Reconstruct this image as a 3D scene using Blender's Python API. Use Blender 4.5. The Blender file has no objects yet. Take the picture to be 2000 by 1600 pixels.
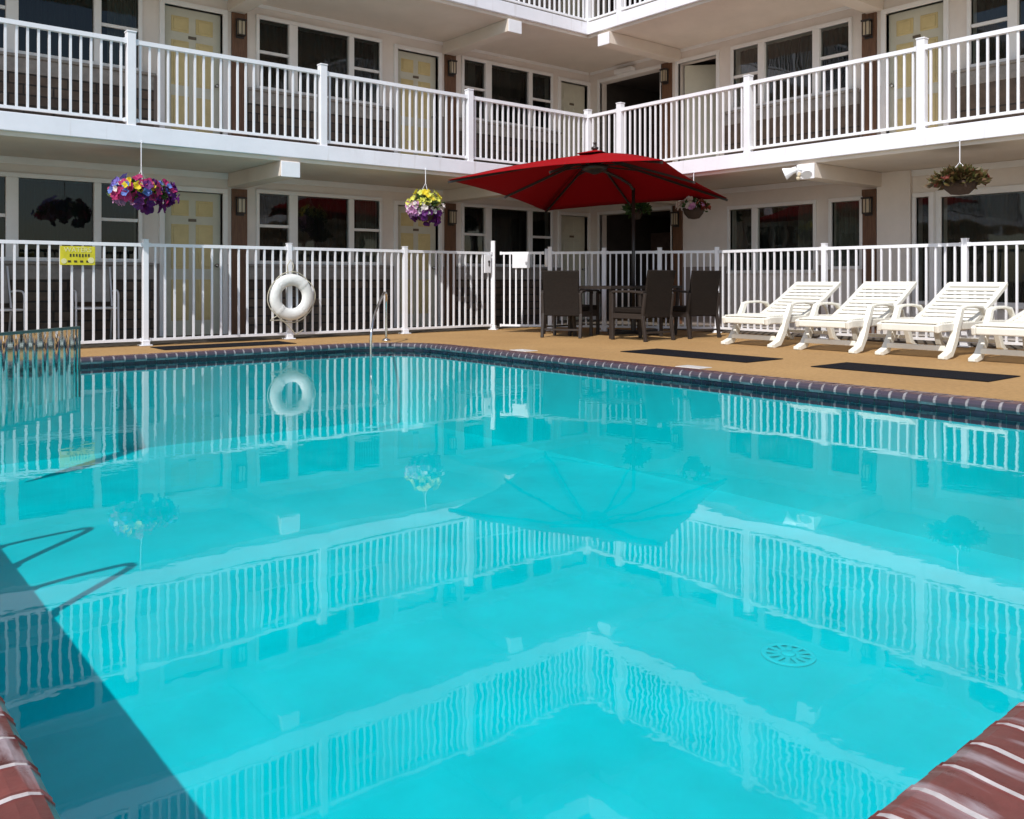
import bpy, math, random
from mathutils import Vector, Matrix
random.seed(7)
sc = bpy.context.scene
R = math.radians
# ------------------------------------------------------------------ camera, sky, sun, exposure
cd = bpy.data.cameras.new('camera'); cam = bpy.data.objects.new('camera', cd)
sc.collection.objects.link(cam); sc.camera = cam
CAM = (-10.37, -10.623, 0.80)
cam.location = CAM
cam.rotation_euler = (R(90), 0, -math.atan2(.634, .7733))
cd.sensor_width = 36; cd.lens = 36 * 1706 / 2000; cd.shift_y = -0.127
cd.clip_start = .05; cd.clip_end = 2000
SA, SB = .77, .40                                   # horizontal travel of the sunlight per metre of drop
w = bpy.data.worlds.new("World"); sc.world = w; w.use_nodes = True
nt = w.node_tree; bg = nt.nodes['Background']
sky = nt.nodes.new('ShaderNodeTexSky'); sky.sky_type = 'NISHITA'; sky.sun_disc = False
sky.sun_elevation = math.atan2(1, math.hypot(SA, SB)); sky.sun_rotation = math.atan2(-SA, -SB)
nt.links.new(sky.outputs[0], bg.inputs[0]); bg.inputs[1].default_value = .15
sd = bpy.data.lights.new('sun', 'SUN'); sun = bpy.data.objects.new('sun', sd); sc.collection.objects.link(sun)
sd.energy = 4.1; sd.angle = R(.5); sd.color = (1, .97, .93)
sun.rotation_euler = Vector((SA, SB, -1)).to_track_quat('-Z', 'Y').to_euler()
sun.location = (-12, -12, 12)
sc.view_settings.view_transform = 'Standard'; sc.view_settings.look = 'None'
sc.view_settings.gamma = 1; sc.view_settings.exposure = 0.08

# ------------------------------------------------------------------ materials
def newmat(name):
    m = bpy.data.materials.new(name); m.use_nodes = True
    return m, m.node_tree, m.node_tree.nodes['Principled BSDF']
def mat(name, col, rough=.6, metal=0., var=.0, vscale=6., bump=0., bscale=40., coat=0., spec=None, col2=None, stretch=(1, 1, 1), trans=0.):
    m, t, b = newmat(name)
    b.inputs['Roughness'].default_value = rough; b.inputs['Metallic'].default_value = metal
    b.inputs['Coat Weight'].default_value = coat
    if spec is not None: b.inputs['Specular IOR Level'].default_value = spec
    b.inputs['Base Color'].default_value = (*col, 1)
    tc = t.nodes.new('ShaderNodeTexCoord'); mp = t.nodes.new('ShaderNodeMapping')
    mp.inputs['Scale'].default_value = stretch; t.links.new(tc.outputs['Object'], mp.inputs[0])
    if var > 0 or col2:
        n = t.nodes.new('ShaderNodeTexNoise'); n.inputs['Scale'].default_value = vscale; n.inputs['Detail'].default_value = 6
        n.inputs['Roughness'].default_value = .65
        t.links.new(mp.outputs[0], n.inputs['Vector'])
        r = t.nodes.new('ShaderNodeValToRGB'); r.color_ramp.elements[0].position = .32; r.color_ramp.elements[1].position = .68
        c2 = col2 if col2 else tuple(min(1, c * (1 + var)) for c in col)
        c1 = col if col2 else tuple(c * (1 - var) for c in col)
        r.color_ramp.elements[0].color = (*c1, 1); r.color_ramp.elements[1].color = (*c2, 1)
        t.links.new(n.outputs['Fac'], r.inputs[0]); t.links.new(r.outputs[0], b.inputs['Base Color'])
    if bump > 0:
        n2 = t.nodes.new('ShaderNodeTexNoise'); n2.inputs['Scale'].default_value = bscale; n2.inputs['Detail'].default_value = 5
        t.links.new(mp.outputs[0], n2.inputs['Vector'])
        bp = t.nodes.new('ShaderNodeBump'); bp.inputs['Strength'].default_value = bump; bp.inputs['Distance'].default_value = .01
        t.links.new(n2.outputs['Fac'], bp.inputs['Height']); t.links.new(bp.outputs[0], b.inputs['Normal'])
    return m
M = {}
M['wall'] = mat('painted_wall', (.70, .64, .59), .75, var=.07, vscale=1.6, bump=.25, bscale=30)
M['soffit'] = mat('painted_soffit', (.68, .60, .52), .8, var=.07, vscale=1.1, bump=.2, bscale=25)
M['trim'] = mat('white_trim', (.76, .75, .74), .5, var=.05, vscale=2.5, bump=.1)
M['fascia'] = mat('white_fascia', (.77, .77, .82), .5, var=.04, vscale=2.2, bump=.15, bscale=12, stretch=(1, 1, .6))
def fascia_mat():
    m = mat('white_fascia', (.79, .79, .84), .5, var=.04, vscale=2.2, bump=.15, bscale=12)
    t = m.node_tree; b = t.nodes['Principled BSDF']; src = b.inputs['Base Color'].links[0].from_socket
    tc = t.nodes.new('ShaderNodeTexCoord'); mp = t.nodes.new('ShaderNodeMapping'); mp.inputs['Scale'].default_value = (9, 9, 1.2); t.links.new(tc.outputs['Object'], mp.inputs[0])
    n = t.nodes.new('ShaderNodeTexNoise'); n.inputs['Scale'].default_value = 1; n.inputs['Detail'].default_value = 5; t.links.new(mp.outputs[0], n.inputs['Vector'])
    r_ = t.nodes.new('ShaderNodeMapRange'); r_.inputs['From Min'].default_value = .60; r_.inputs['From Max'].default_value = .78; r_.inputs['To Max'].default_value = .45; t.links.new(n.outputs['Fac'], r_.inputs['Value'])
    mx = t.nodes.new('ShaderNodeMix'); mx.data_type = 'RGBA'; t.links.new(r_.outputs[0], mx.inputs[0]); t.links.new(src, mx.inputs[6]); mx.inputs[7].default_value = (.42, .37, .31, 1)
    t.links.new(mx.outputs[2], b.inputs['Base Color']); return m
M['fascia'] = fascia_mat()
M['metal'] = mat('white_powder_coated_metal', (.78, .78, .81), .35, var=.05, vscale=4)
M['door'] = mat('cream_door_paint', (.55, .53, .43), .5, var=.05, vscale=5)
M['panelY'] = mat('yellow_door_panel_paint', (.58, .47, .23), .5, var=.07, vscale=9)
M['brown'] = mat('brown_wood', (.13, .06, .03), .5, var=.35, vscale=6, stretch=(8, 8, .7), bump=.3, bscale=12)
M['dark'] = mat('dark_bronze', (.025, .02, .018), .4)
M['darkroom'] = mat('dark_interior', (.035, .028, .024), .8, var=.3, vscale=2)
M['lampglass'] = mat('frosted_lamp_glass', (.50, .42, .30), .25, coat=.3)
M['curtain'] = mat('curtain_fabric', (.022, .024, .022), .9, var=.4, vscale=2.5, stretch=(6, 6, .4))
M['drape'] = mat('grey_drape', (.17, .165, .14), .9, var=.1)
M['mat'] = mat('painted_deck_shadow', (.005, .005, .008), .9, bump=.5, bscale=150, spec=.15)  # near-black colour of the shadow patches painted on the deck
M['walkway_shade'] = mat('dark_walkway_shade', (.10, .08, .06), .9, var=.25, vscale=3, bump=.3, bscale=120)  # shade under the balcony put into the floor colour
M['wicker'] = None
M['wick'] = mat('brown_wicker', (.026, .018, .014), .6, var=.3, vscale=60)
M['steel'] = mat('stainless_steel', (.6, .6, .6), .18, metal=1)
M['plastic'] = mat('white_resin', (.77, .75, .67), .38, var=.05, vscale=5, bump=.1, bscale=30)
M['foam'] = mat('white_weathered_vinyl', (.74, .74, .71), .55, var=.09, vscale=9, bump=.3, bscale=20)
M['rope'] = mat('pale_rope', (.5, .46, .36), .9, bump=.8, bscale=120)
M['tilew'] = mat('white_tile', (.72, .69, .66), .25, var=.08, vscale=12)
M['tabletop'] = mat('smoked_glass', (.03, .03, .03), .06, coat=.4)
M['greyroof'] = mat('grey_roof', (.2, .2, .2), .9, var=.2)
M['number'] = mat('brown_number_plate', (.12, .09, .06), .4)
M['concrete'] = mat('concrete', (.3, .28, .26), .9, var=.15, bump=.3)

# pool deck: sand coloured textured coating
def deck_mat():
    m, t, b = newmat('sand_deck_coating')
    tc = t.nodes.new('ShaderNodeTexCoord')
    n1 = t.nodes.new('ShaderNodeTexNoise'); n1.inputs['Scale'].default_value = .9; n1.inputs['Detail'].default_value = 8; n1.inputs['Roughness'].default_value = .6
    n2 = t.nodes.new('ShaderNodeTexNoise'); n2.inputs['Scale'].default_value = 26; n2.inputs['Detail'].default_value = 6
    for n in (n1, n2): t.links.new(tc.outputs['Object'], n.inputs['Vector'])
    r = t.nodes.new('ShaderNodeValToRGB')
    r.color_ramp.elements[0].position = .3; r.color_ramp.elements[0].color = (.34, .195, .070, 1)
    r.color_ramp.elements[1].position = .7; r.color_ramp.elements[1].color = (.42, .25, .095, 1)
    t.links.new(n1.outputs['Fac'], r.inputs[0])
    mx = t.nodes.new('ShaderNodeMix'); mx.data_type = 'RGBA'; mx.blend_type = 'MULTIPLY'; mx.inputs[0].default_value = .55
    r2 = t.nodes.new('ShaderNodeValToRGB'); r2.color_ramp.elements[0].position = .35; r2.color_ramp.elements[0].color = (.68, .66, .6, 1)
    r2.color_ramp.elements[1].position = .6; r2.color_ramp.elements[1].color = (1.0, 1.0, 1.0, 1)
    t.links.new(n2.outputs['Fac'], r2.inputs[0])
    t.links.new(r.outputs[0], mx.inputs[6]); t.links.new(r2.outputs[0], mx.inputs[7])
    n4 = t.nodes.new('ShaderNodeTexNoise'); n4.inputs['Scale'].default_value = 1.7; n4.inputs['Detail'].default_value = 10; n4.inputs['Roughness'].default_value = .7; n4.inputs['Distortion'].default_value = 1.2
    t.links.new(tc.outputs['Object'], n4.inputs['Vector'])
    s4 = t.nodes.new('ShaderNodeMapRange'); s4.inputs['From Min'].default_value = .55; s4.inputs['From Max'].default_value = .72; s4.inputs['To Max'].default_value = .45; t.links.new(n4.outputs['Fac'], s4.inputs['Value'])
    m4 = t.nodes.new('ShaderNodeMix'); m4.data_type = 'RGBA'; t.links.new(s4.outputs[0], m4.inputs[0]); t.links.new(mx.outputs[2], m4.inputs[6]); m4.inputs[7].default_value = (.27, .16, .07, 1)
    t.links.new(m4.outputs[2], b.inputs['Base Color'])
    b.inputs['Roughness'].default_value = .85
    n3 = t.nodes.new('ShaderNodeTexNoise'); n3.inputs['Scale'].default_value = 90; n3.inputs['Detail'].default_value = 4
    t.links.new(tc.outputs['Object'], n3.inputs['Vector'])
    bp = t.nodes.new('ShaderNodeBump'); bp.inputs['Strength'].default_value = .6; bp.inputs['Distance'].default_value = .006
    t.links.new(n3.outputs['Fac'], bp.inputs['Height']); t.links.new(bp.outputs[0], b.inputs['Normal'])
    return m
M['deck'] = deck_mat()

def brick_mat(name, c1, c2, mortar, bw, rh, msize=.012, bump=.5, rot=(0, 0, 0), coord='Object', rough=.8):
    m, t, b = newmat(name)
    tc = t.nodes.new('ShaderNodeTexCoord'); mp = t.nodes.new('ShaderNodeMapping'); mp.inputs['Rotation'].default_value = rot
    t.links.new(tc.outputs[coord], mp.inputs[0])
    br = t.nodes.new('ShaderNodeTexBrick'); br.inputs['Scale'].default_value = 1
    br.inputs['Brick Width'].default_value = bw; br.inputs['Row Height'].default_value = rh
    br.inputs['Mortar Size'].default_value = msize; br.inputs['Bias'].default_value = 0
    br.inputs['Color1'].default_value = (*c1, 1); br.inputs['Color2'].default_value = (*c2, 1); br.inputs['Mortar'].default_value = (*mortar, 1)
    t.links.new(mp.outputs[0], br.inputs['Vector'])
    n = t.nodes.new('ShaderNodeTexNoise'); n.inputs['Scale'].default_value = 9; n.inputs['Detail'].default_value = 6
    t.links.new(tc.outputs[coord], n.inputs['Vector'])
    mx = t.nodes.new('ShaderNodeMix'); mx.data_type = 'RGBA'; mx.blend_type = 'OVERLAY'; mx.inputs[0].default_value = .6
    t.links.new(br.outputs['Color'], mx.inputs[6]); t.links.new(n.outputs['Fac'], mx.inputs[7]); t.links.new(mx.outputs[2], b.inputs['Base Color'])
    bp = t.nodes.new('ShaderNodeBump'); bp.inputs['Strength'].default_value = bump; bp.inputs['Distance'].default_value = .012; bp.invert = True
    t.links.new(br.outputs['Fac'], bp.inputs['Height']); t.links.new(bp.outputs[0], b.inputs['Normal'])
    b.inputs['Roughness'].default_value = rough
    return m
# veneer on the two wings (x-z and y-z planes)
M['stoneL'] = brick_mat('stone_veneer', (.06, .042, .032), (.13, .095, .07), (.035, .03, .026), .34, .13, rot=(R(90), 0, 0))
M['stoneR'] = brick_mat('stone_veneer', (.06, .042, .032), (.13, .095, .07), (.035, .03, .026), .34, .13, rot=(R(90), 0, R(90)))
M['sill'] = mat('pale_stone_sill', (.27, .245, .22), .8, var=.2, vscale=9, bump=.5, bscale=18)

def coping_mat():
    m, t, b = newmat('glazed_red_brick')
    tc = t.nodes.new('ShaderNodeTexCoord'); n = t.nodes.new('ShaderNodeTexNoise'); n.inputs['Scale'].default_value = 7; n.inputs['Detail'].default_value = 8
    n.inputs['Roughness'].default_value = .7
    t.links.new(tc.outputs['Object'], n.inputs['Vector'])
    r = t.nodes.new('ShaderNodeValToRGB'); r.color_ramp.elements[0].position = .3; r.color_ramp.elements[0].color = (.10, .028, .024, 1)
    r.color_ramp.elements[1].position = .7; r.color_ramp.elements[1].color = (.20, .055, .045, 1)
    t.links.new(n.outputs['Fac'], r.inputs[0])
    oi = t.nodes.new('ShaderNodeAttribute'); oi.attribute_name = 'tone'
    hs = t.nodes.new('ShaderNodeHueSaturation'); t.links.new(r.outputs[0], hs.inputs['Color'])
    mr = t.nodes.new('ShaderNodeMapRange'); mr.inputs['To Min'].default_value = .72; mr.inputs['To Max'].default_value = 1.25
    t.links.new(oi.outputs['Fac'], mr.inputs['Value']); t.links.new(mr.outputs[0], hs.inputs['Value'])
    sa = t.nodes.new('ShaderNodeAttribute'); sa.attribute_name = 'nose_shade'
    ms = t.nodes.new('ShaderNodeMix'); ms.data_type = 'RGBA'; t.links.new(sa.outputs['Fac'], ms.inputs[0]); t.links.new(hs.outputs[0], ms.inputs[6]); ms.inputs[7].default_value = (.055, .042, .058, 1)  # dark purple nose shade mixed into the red brick colour
    n5 = t.nodes.new('ShaderNodeTexNoise'); n5.inputs['Scale'].default_value = 5; n5.inputs['Detail'].default_value = 6; n5.inputs['Distortion'].default_value = .6
    mp5 = t.nodes.new('ShaderNodeMapping'); mp5.inputs['Scale'].default_value = (3.2, .8, 1); t.links.new(tc.outputs['Object'], mp5.inputs[0]); t.links.new(mp5.outputs[0], n5.inputs['Vector'])
    r5 = t.nodes.new('ShaderNodeMapRange'); r5.inputs['From Min'].default_value = .52; r5.inputs['From Max'].default_value = .68; r5.inputs['To Max'].default_value = .7
    t.links.new(n5.outputs['Fac'], r5.inputs['Value'])
    m5 = t.nodes.new('ShaderNodeMix'); m5.data_type = 'RGBA'; iv = t.nodes.new('ShaderNodeMath'); iv.operation = 'SUBTRACT'; iv.inputs[0].default_value = 1.0; t.links.new(sa.outputs['Fac'], iv.inputs[1])
    im = t.nodes.new('ShaderNodeMath'); im.operation = 'MULTIPLY'; t.links.new(iv.outputs[0], im.inputs[0]); t.links.new(r5.outputs[0], im.inputs[1]); t.links.new(im.outputs[0], m5.inputs[0]); t.links.new(ms.outputs[2], m5.inputs[6]); m5.inputs[7].default_value = (.42, .36, .38, 1)
    t.links.new(m5.outputs[2], b.inputs['Base Color'])
    r2 = t.nodes.new('ShaderNodeMapRange'); r2.inputs['From Min'].default_value = .3; r2.inputs['From Max'].default_value = .7
    r2.inputs['To Min'].default_value = .22; r2.inputs['To Max'].default_value = .42
    t.links.new(n.outputs['Fac'], r2.inputs['Value']); t.links.new(r2.outputs[0], b.inputs['Roughness'])
    n2 = t.nodes.new('ShaderNodeTexNoise'); n2.inputs['Scale'].default_value = 22; n2.inputs['Detail'].default_value = 4
    t.links.new(tc.outputs['Object'], n2.inputs['Vector'])
    bp = t.nodes.new('ShaderNodeBump'); bp.inputs['Strength'].default_value = .3; bp.inputs['Distance'].default_value = .008
    t.links.new(n2.outputs['Fac'], bp.inputs['Height']); t.links.new(bp.outputs[0], b.inputs['Normal'])
    return m
M['coping'] = coping_mat()
M['grout'] = mat('white_grout', (.50, .46, .45), .6, var=.2, vscale=20)
M['pooltile'] = brick_mat('navy_waterline_tile', (.012, .016, .035), (.03, .04, .06), (.25, .3, .3), .11, .11, msize=.008, coord='Object', rot=(R(90), 0, 0), rough=.2)
M['shell'] = mat('aqua_pool_plaster', (.004, .56, .575), .7, var=.09, vscale=2.2)

def water_mat():
    m, t, b = newmat('clear_turquoise_water'); t.nodes.remove(b)
    out = t.nodes['Material Output']
    fr = t.nodes.new('ShaderNodeFresnel'); fr.inputs['IOR'].default_value = 1.39
    tr = t.nodes.new('ShaderNodeBsdfTransparent'); tr.inputs[0].default_value = (.16, .95, 1, 1)
    gl = t.nodes.new('ShaderNodeBsdfGlossy'); gl.inputs['Roughness'].default_value = .012
    mx = t.nodes.new('ShaderNodeMixShader')
    t.links.new(fr.outputs[0], mx.inputs[0]); t.links.new(tr.outputs[0], mx.inputs[1]); t.links.new(gl.outputs[0], mx.inputs[2])
    t.links.new(mx.outputs[0], out.inputs[0])
    tc = t.nodes.new('ShaderNodeTexCoord')
    def nz(scale, det):
        n = t.nodes.new('ShaderNodeTexNoise'); n.inputs['Scale'].default_value = scale; n.inputs['Detail'].default_value = det
        t.links.new(tc.outputs['Object'], n.inputs['Vector']); return n
    a = nz(1.1, 1.5); c = nz(5.5, 2); d = nz(16, 2)
    def mul(x, k):
        q = t.nodes.new('ShaderNodeMath'); q.operation = 'MULTIPLY'; q.inputs[1].default_value = k; t.links.new(x, q.inputs[0]); return q.outputs[0]
    def add(x, y):
        q = t.nodes.new('ShaderNodeMath'); q.operation = 'ADD'; t.links.new(x, q.inputs[0]); t.links.new(y, q.inputs[1]); return q.outputs[0]
    pm = t.nodes.new('ShaderNodeMapRange'); q5 = nz(.45, 2); t.links.new(q5.outputs['Fac'], pm.inputs['Value'])
    pm.inputs['From Min'].default_value = .38; pm.inputs['From Max'].default_value = .62; pm.inputs['To Min'].default_value = .25; pm.inputs['To Max'].default_value = 1.5
    fine = add(mul(c.outputs['Fac'], .12), mul(d.outputs['Fac'], .045))
    fm = t.nodes.new('ShaderNodeMath'); fm.operation = 'MULTIPLY'; t.links.new(fine, fm.inputs[0]); t.links.new(pm.outputs[0], fm.inputs[1])
    h = add(mul(a.outputs['Fac'], 1.0), fm.outputs[0])
    bp = t.nodes.new('ShaderNodeBump'); bp.inputs['Strength'].default_value = 1; bp.inputs['Distance'].default_value = .0032
    t.links.new(h, bp.inputs['Height'])
    t.links.new(bp.outputs[0], fr.inputs['Normal']); t.links.new(bp.outputs[0], gl.inputs['Normal'])
    return m
M['water'] = water_mat()

def pane_mat():
    m, t, b = newmat('window_glass'); t.nodes.remove(b); out = t.nodes['Material Output']
    fr = t.nodes.new('ShaderNodeFresnel'); fr.inputs['IOR'].default_value = 1.5
    tr = t.nodes.new('ShaderNodeBsdfTransparent'); tr.inputs[0].default_value = (.55, .6, .58, 1)
    gl = t.nodes.new('ShaderNodeBsdfGlossy'); gl.inputs['Roughness'].default_value = .02
    tc = t.nodes.new('ShaderNodeTexCoord'); n = t.nodes.new('ShaderNodeTexNoise'); n.inputs['Scale'].default_value = 1.5
    t.links.new(tc.outputs['Object'], n.inputs['Vector'])
    bp = t.nodes.new('ShaderNodeBump'); bp.inputs['Strength'].default_value = .4; bp.inputs['Distance'].default_value = .01
    t.links.new(n.outputs['Fac'], bp.inputs['Height']); t.links.new(bp.outputs[0], gl.inputs['Normal'])
    mx = t.nodes.new('ShaderNodeMixShader'); t.links.new(fr.outputs[0], mx.inputs[0])
    t.links.new(tr.outputs[0], mx.inputs[1]); t.links.new(gl.outputs[0], mx.inputs[2]); t.links.new(mx.outputs[0], out.inputs[0])
    return m
M['pane'] = pane_mat()

def clear_mat():
    m, t, b = newmat('clear_plastic'); t.nodes.remove(b); out = t.nodes['Material Output']
    tr = t.nodes.new('ShaderNodeBsdfTransparent'); tr.inputs[0].default_value = (.80, .88, .86, 1)
    rf = t.nodes.new('ShaderNodeBsdfRefraction'); rf.inputs['IOR'].default_value = 1.12; rf.inputs['Roughness'].default_value = .02; rf.inputs[0].default_value = (.72, .82, .80, 1)
    gl = t.nodes.new('ShaderNodeBsdfGlossy'); gl.inputs['Roughness'].default_value = .05; gl.inputs[0].default_value = (.8, .85, .85, 1)
    fr = t.nodes.new('ShaderNodeFresnel'); fr.inputs['IOR'].default_value = 1.45
    a = t.nodes.new('ShaderNodeMixShader'); a.inputs[0].default_value = .45; t.links.new(tr.outputs[0], a.inputs[1]); t.links.new(rf.outputs[0], a.inputs[2])
    c = t.nodes.new('ShaderNodeMixShader'); t.links.new(fr.outputs[0], c.inputs[0]); t.links.new(a.outputs[0], c.inputs[1]); t.links.new(gl.outputs[0], c.inputs[2])
    t.links.new(c.outputs[0], out.inputs[0]); return m
M['clear'] = clear_mat()

def fabric_mat():
    m, t, b = newmat('red_canvas'); out = t.nodes['Material Output']
    b.inputs['Base Color'].default_value = (.27, .001, .004, 1); b.inputs['Roughness'].default_value = .9; b.inputs['Specular IOR Level'].default_value = .12
    tl = t.nodes.new('ShaderNodeBsdfTranslucent'); tl.inputs[0].default_value = (.35, .002, .006, 1)
    mx = t.nodes.new('ShaderNodeMixShader'); mx.inputs[0].default_value = .015
    t.links.new(b.outputs[0], mx.inputs[1]); t.links.new(tl.outputs[0], mx.inputs[2]); t.links.new(mx.outputs[0], out.inputs[0])
    tc = t.nodes.new('ShaderNodeTexCoord'); n = t.nodes.new('ShaderNodeTexNoise'); n.inputs['Scale'].default_value = 2.5
    t.links.new(tc.outputs['Object'], n.inputs['Vector'])
    bp = t.nodes.new('ShaderNodeBump'); bp.inputs['Strength'].default_value = .5; bp.inputs['Distance'].default_value = .03
    t.links.new(n.outputs['Fac'], bp.inputs['Height']); t.links.new(bp.outputs[0], b.inputs['Normal'])
    return m
M['canvas'] = fabric_mat()
def petal(name, c, c2=None):
    m, t, b = newmat(name); out = t.nodes['Material Output']
    b.inputs['Base Color'].default_value = (*c, 1); b.inputs['Roughness'].default_value = .6
    tl = t.nodes.new('ShaderNodeBsdfTranslucent'); tl.inputs[0].default_value = (*c, 1)
    mx = t.nodes.new('ShaderNodeMixShader'); mx.inputs[0].default_value = .25
    t.links.new(b.outputs[0], mx.inputs[1]); t.links.new(tl.outputs[0], mx.inputs[2]); t.links.new(mx.outputs[0], out.inputs[0])
    return m
M['p_purple'] = petal('purple_petal', (.11, .01, .15)); M['p_violet'] = petal('violet_petal', (.20, .16, .55))
M['p_magenta'] = petal('magenta_petal', (.42, .02, .13)); M['p_yellow'] = petal('yellow_petal', (.75, .58, .02))
M['p_lemon'] = petal('lemon_petal', (.68, .68, .12)); M['p_white'] = petal('white_petal', (.7, .62, .6)); M['p_pink'] = petal('pink_petal', (.62, .30, .55))
M['p_red'] = petal('red_petal', (.16, .025, .012)); M['leaf'] = petal('green_leaf', (.035, .075, .012)); M['p_blue'] = petal('blue_petal', (.12, .2, .55))
M['rust'] = mat('bronze_leaf', (.10, .03, .012), .6, col2=(.05, .075, .012), vscale=14)
M['coir'] = mat('coir_liner', (.05, .03, .02), .95, bump=1, bscale=60)
M['signY'] = mat('yellow_sign', (.62, .55, .02), .5, var=.12, vscale=14)
M['signP'] = mat('pale_sign_lettering', (.72, .68, .35), .5)
M['signD'] = mat('dark_sign_lettering', (.05, .04, .01), .5)

# ------------------------------------------------------------------ mesh helpers
class MB:
    def __init__(s): s.v = []; s.f = []; s.attr = []
    def box(s, x0, x1, y0, y1, z0, z1):
        b = len(s.v)
        s.v += [(x0, y0, z0), (x1, y0, z0), (x1, y1, z0), (x0, y1, z0), (x0, y0, z1), (x1, y0, z1), (x1, y1, z1), (x0, y1, z1)]
        s.f += [(b, b+3, b+2, b+1), (b+4, b+5, b+6, b+7), (b, b+1, b+5, b+4), (b+1, b+2, b+6, b+5), (b+2, b+3, b+7, b+6), (b+3, b, b+4, b+7)]
        return s
    def obox(s, p, q, wd, h, up=(0, 0, 1)):
        """beam from p to q, wd wide and h high, centred"""
        p = Vector(p); q = Vector(q); d = (q - p).normalized(); u = Vector(up)
        sd_ = d.cross(u)
        if sd_.length < 1e-4: sd_ = d.cross(Vector((1, 0, 0)))
        sd_.normalize(); u = sd_.cross(d).normalized(); b = len(s.v)
        for c in (p, q):
            for a, k in ((-1, -1), (1, -1), (1, 1), (-1, 1)):
                s.v.append(tuple(c + sd_ * (a * wd / 2) + u * (k * h / 2)))
        s.f += [(b, b+1, b+2, b+3), (b+7, b+6, b+5, b+4)] + [(b+i, b+4+i, b+4+(i+1) % 4, b+(i+1) % 4) for i in range(4)]
        return s
    def tube(s, pts, r, n=8, cap=True):
        pts = [Vector(p) for p in pts]; rr = r if isinstance(r, (list, tuple)) else [r] * len(pts)
        b = len(s.v); ref = Vector((0, 0, 1)); prev = None
        for i, p in enumerate(pts):
            d = (pts[min(i+1, len(pts)-1)] - pts[max(i-1, 0)]).normalized()
            if prev is None:
                x = d.cross(ref)
                if x.length < .05: x = d.cross(Vector((1, 0, 0)))
            else: x = prev - d * prev.dot(d)
            x.normalize(); prev = x; y = d.cross(x)
            for k in range(n):
                a = 2 * math.pi * k / n; s.v.append(tuple(p + (x * math.cos(a) + y * math.sin(a)) * rr[i]))
        for i in range(len(pts) - 1):
            for k in range(n): s.f.append((b+i*n+k, b+i*n+(k+1) % n, b+(i+1)*n+(k+1) % n, b+(i+1)*n+k))
        if cap:
            s.f.append(tuple(b + k for k in reversed(range(n)))); s.f.append(tuple(b + (len(pts)-1)*n + k for k in range(n)))
        return s
    def ribbon(s, pts, wd, th, side):
        """strip of rectangular section following pts; side = width direction"""
        pts = [Vector(p) for p in pts]; sd_ = Vector(side).normalized(); b = len(s.v)
        ws = wd if isinstance(wd, (list, tuple)) else [wd] * len(pts); ts = th if isinstance(th, (list, tuple)) else [th] * len(pts)
        for i, p in enumerate(pts):
            d = (pts[min(i+1, len(pts)-1)] - pts[max(i-1, 0)]).normalized(); u = sd_.cross(d).normalized()
            for a, k in ((-1, -1), (1, -1), (1, 1), (-1, 1)): s.v.append(tuple(p + sd_ * (a * ws[i] / 2) + u * (k * ts[i] / 2)))
        for i in range(len(pts) - 1):
            for k in range(4): s.f.append((b+i*4+k, b+i*4+(k+1) % 4, b+(i+1)*4+(k+1) % 4, b+(i+1)*4+k))
        s.f += [(b+3, b+2, b+1, b), tuple(b+(len(pts)-1)*4+k for k in range(4))]
        return s
    def lathe(s, prof, n=24, c=(0, 0, 0), cap=True):
        b = len(s.v)
        for r, z in prof:
            for k in range(n):
                a = 2*math.pi*k/n; s.v.append((c[0]+r*math.cos(a), c[1]+r*math.sin(a), c[2]+z))
        for i in range(len(prof)-1):
            for k in range(n): s.f.append((b+i*n+k, b+i*n+(k+1) % n, b+(i+1)*n+(k+1) % n, b+(i+1)*n+k))
        if cap:
            s.f.append(tuple(b+k for k in reversed(range(n)))); s.f.append(tuple(b+(len(prof)-1)*n+k for k in range(n)))
        return s
    def face(s, pts):
        b = len(s.v); s.v += [tuple(p) for p in pts]; s.f.append(tuple(range(b, b+len(pts)))); return s
def O(name, mb, m, parent=None, loc=None, bevel=0, smooth=False, rot=None):
    me = bpy.data.meshes.new(name); me.from_pydata(mb.v, [], mb.f); me.update()
    me.materials.append(M[m] if isinstance(m, str) else m)
    o = bpy.data.objects.new(name, me); sc.collection.objects.link(o)
    if parent: o.parent = parent
    if loc: o.location = loc
    if rot: o.rotation_euler = rot
    if smooth:
        for p in me.polygons: p.use_smooth = True
    if bevel:
        md = o.modifiers.new('edge', 'BEVEL'); md.width = bevel; md.segments = 2; md.limit_method = 'ANGLE'; md.angle_limit = R(35)
    return o
def thing(name, label, cat, loc=(0, 0, 0), rz=0, group=None):
    o = bpy.data.objects.new(name, None); sc.collection.objects.link(o); o.location = loc; o.rotation_euler = (0, 0, rz)
    o['label'] = label; o['category'] = cat
    if group: o['group'] = group
    return o
def tag(o, label, cat, group=None):
    o['label'] = label; o['category'] = cat
    if group: o['group'] = group
    return o
def struct(o): o['kind'] = 'structure'; return o
def dup(root, loc, rz, label, group=None):
    r = root.copy(); sc.collection.objects.link(r); r.location = loc; r.rotation_euler = (0, 0, rz); r['label'] = label
    if group: r['group'] = group
    for ch in list(root.children):
        c = ch.copy(); sc.collection.objects.link(c); c.parent = r
        for g in list(ch.children):
            d = g.copy(); sc.collection.objects.link(d); d.parent = c
    return r

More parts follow.
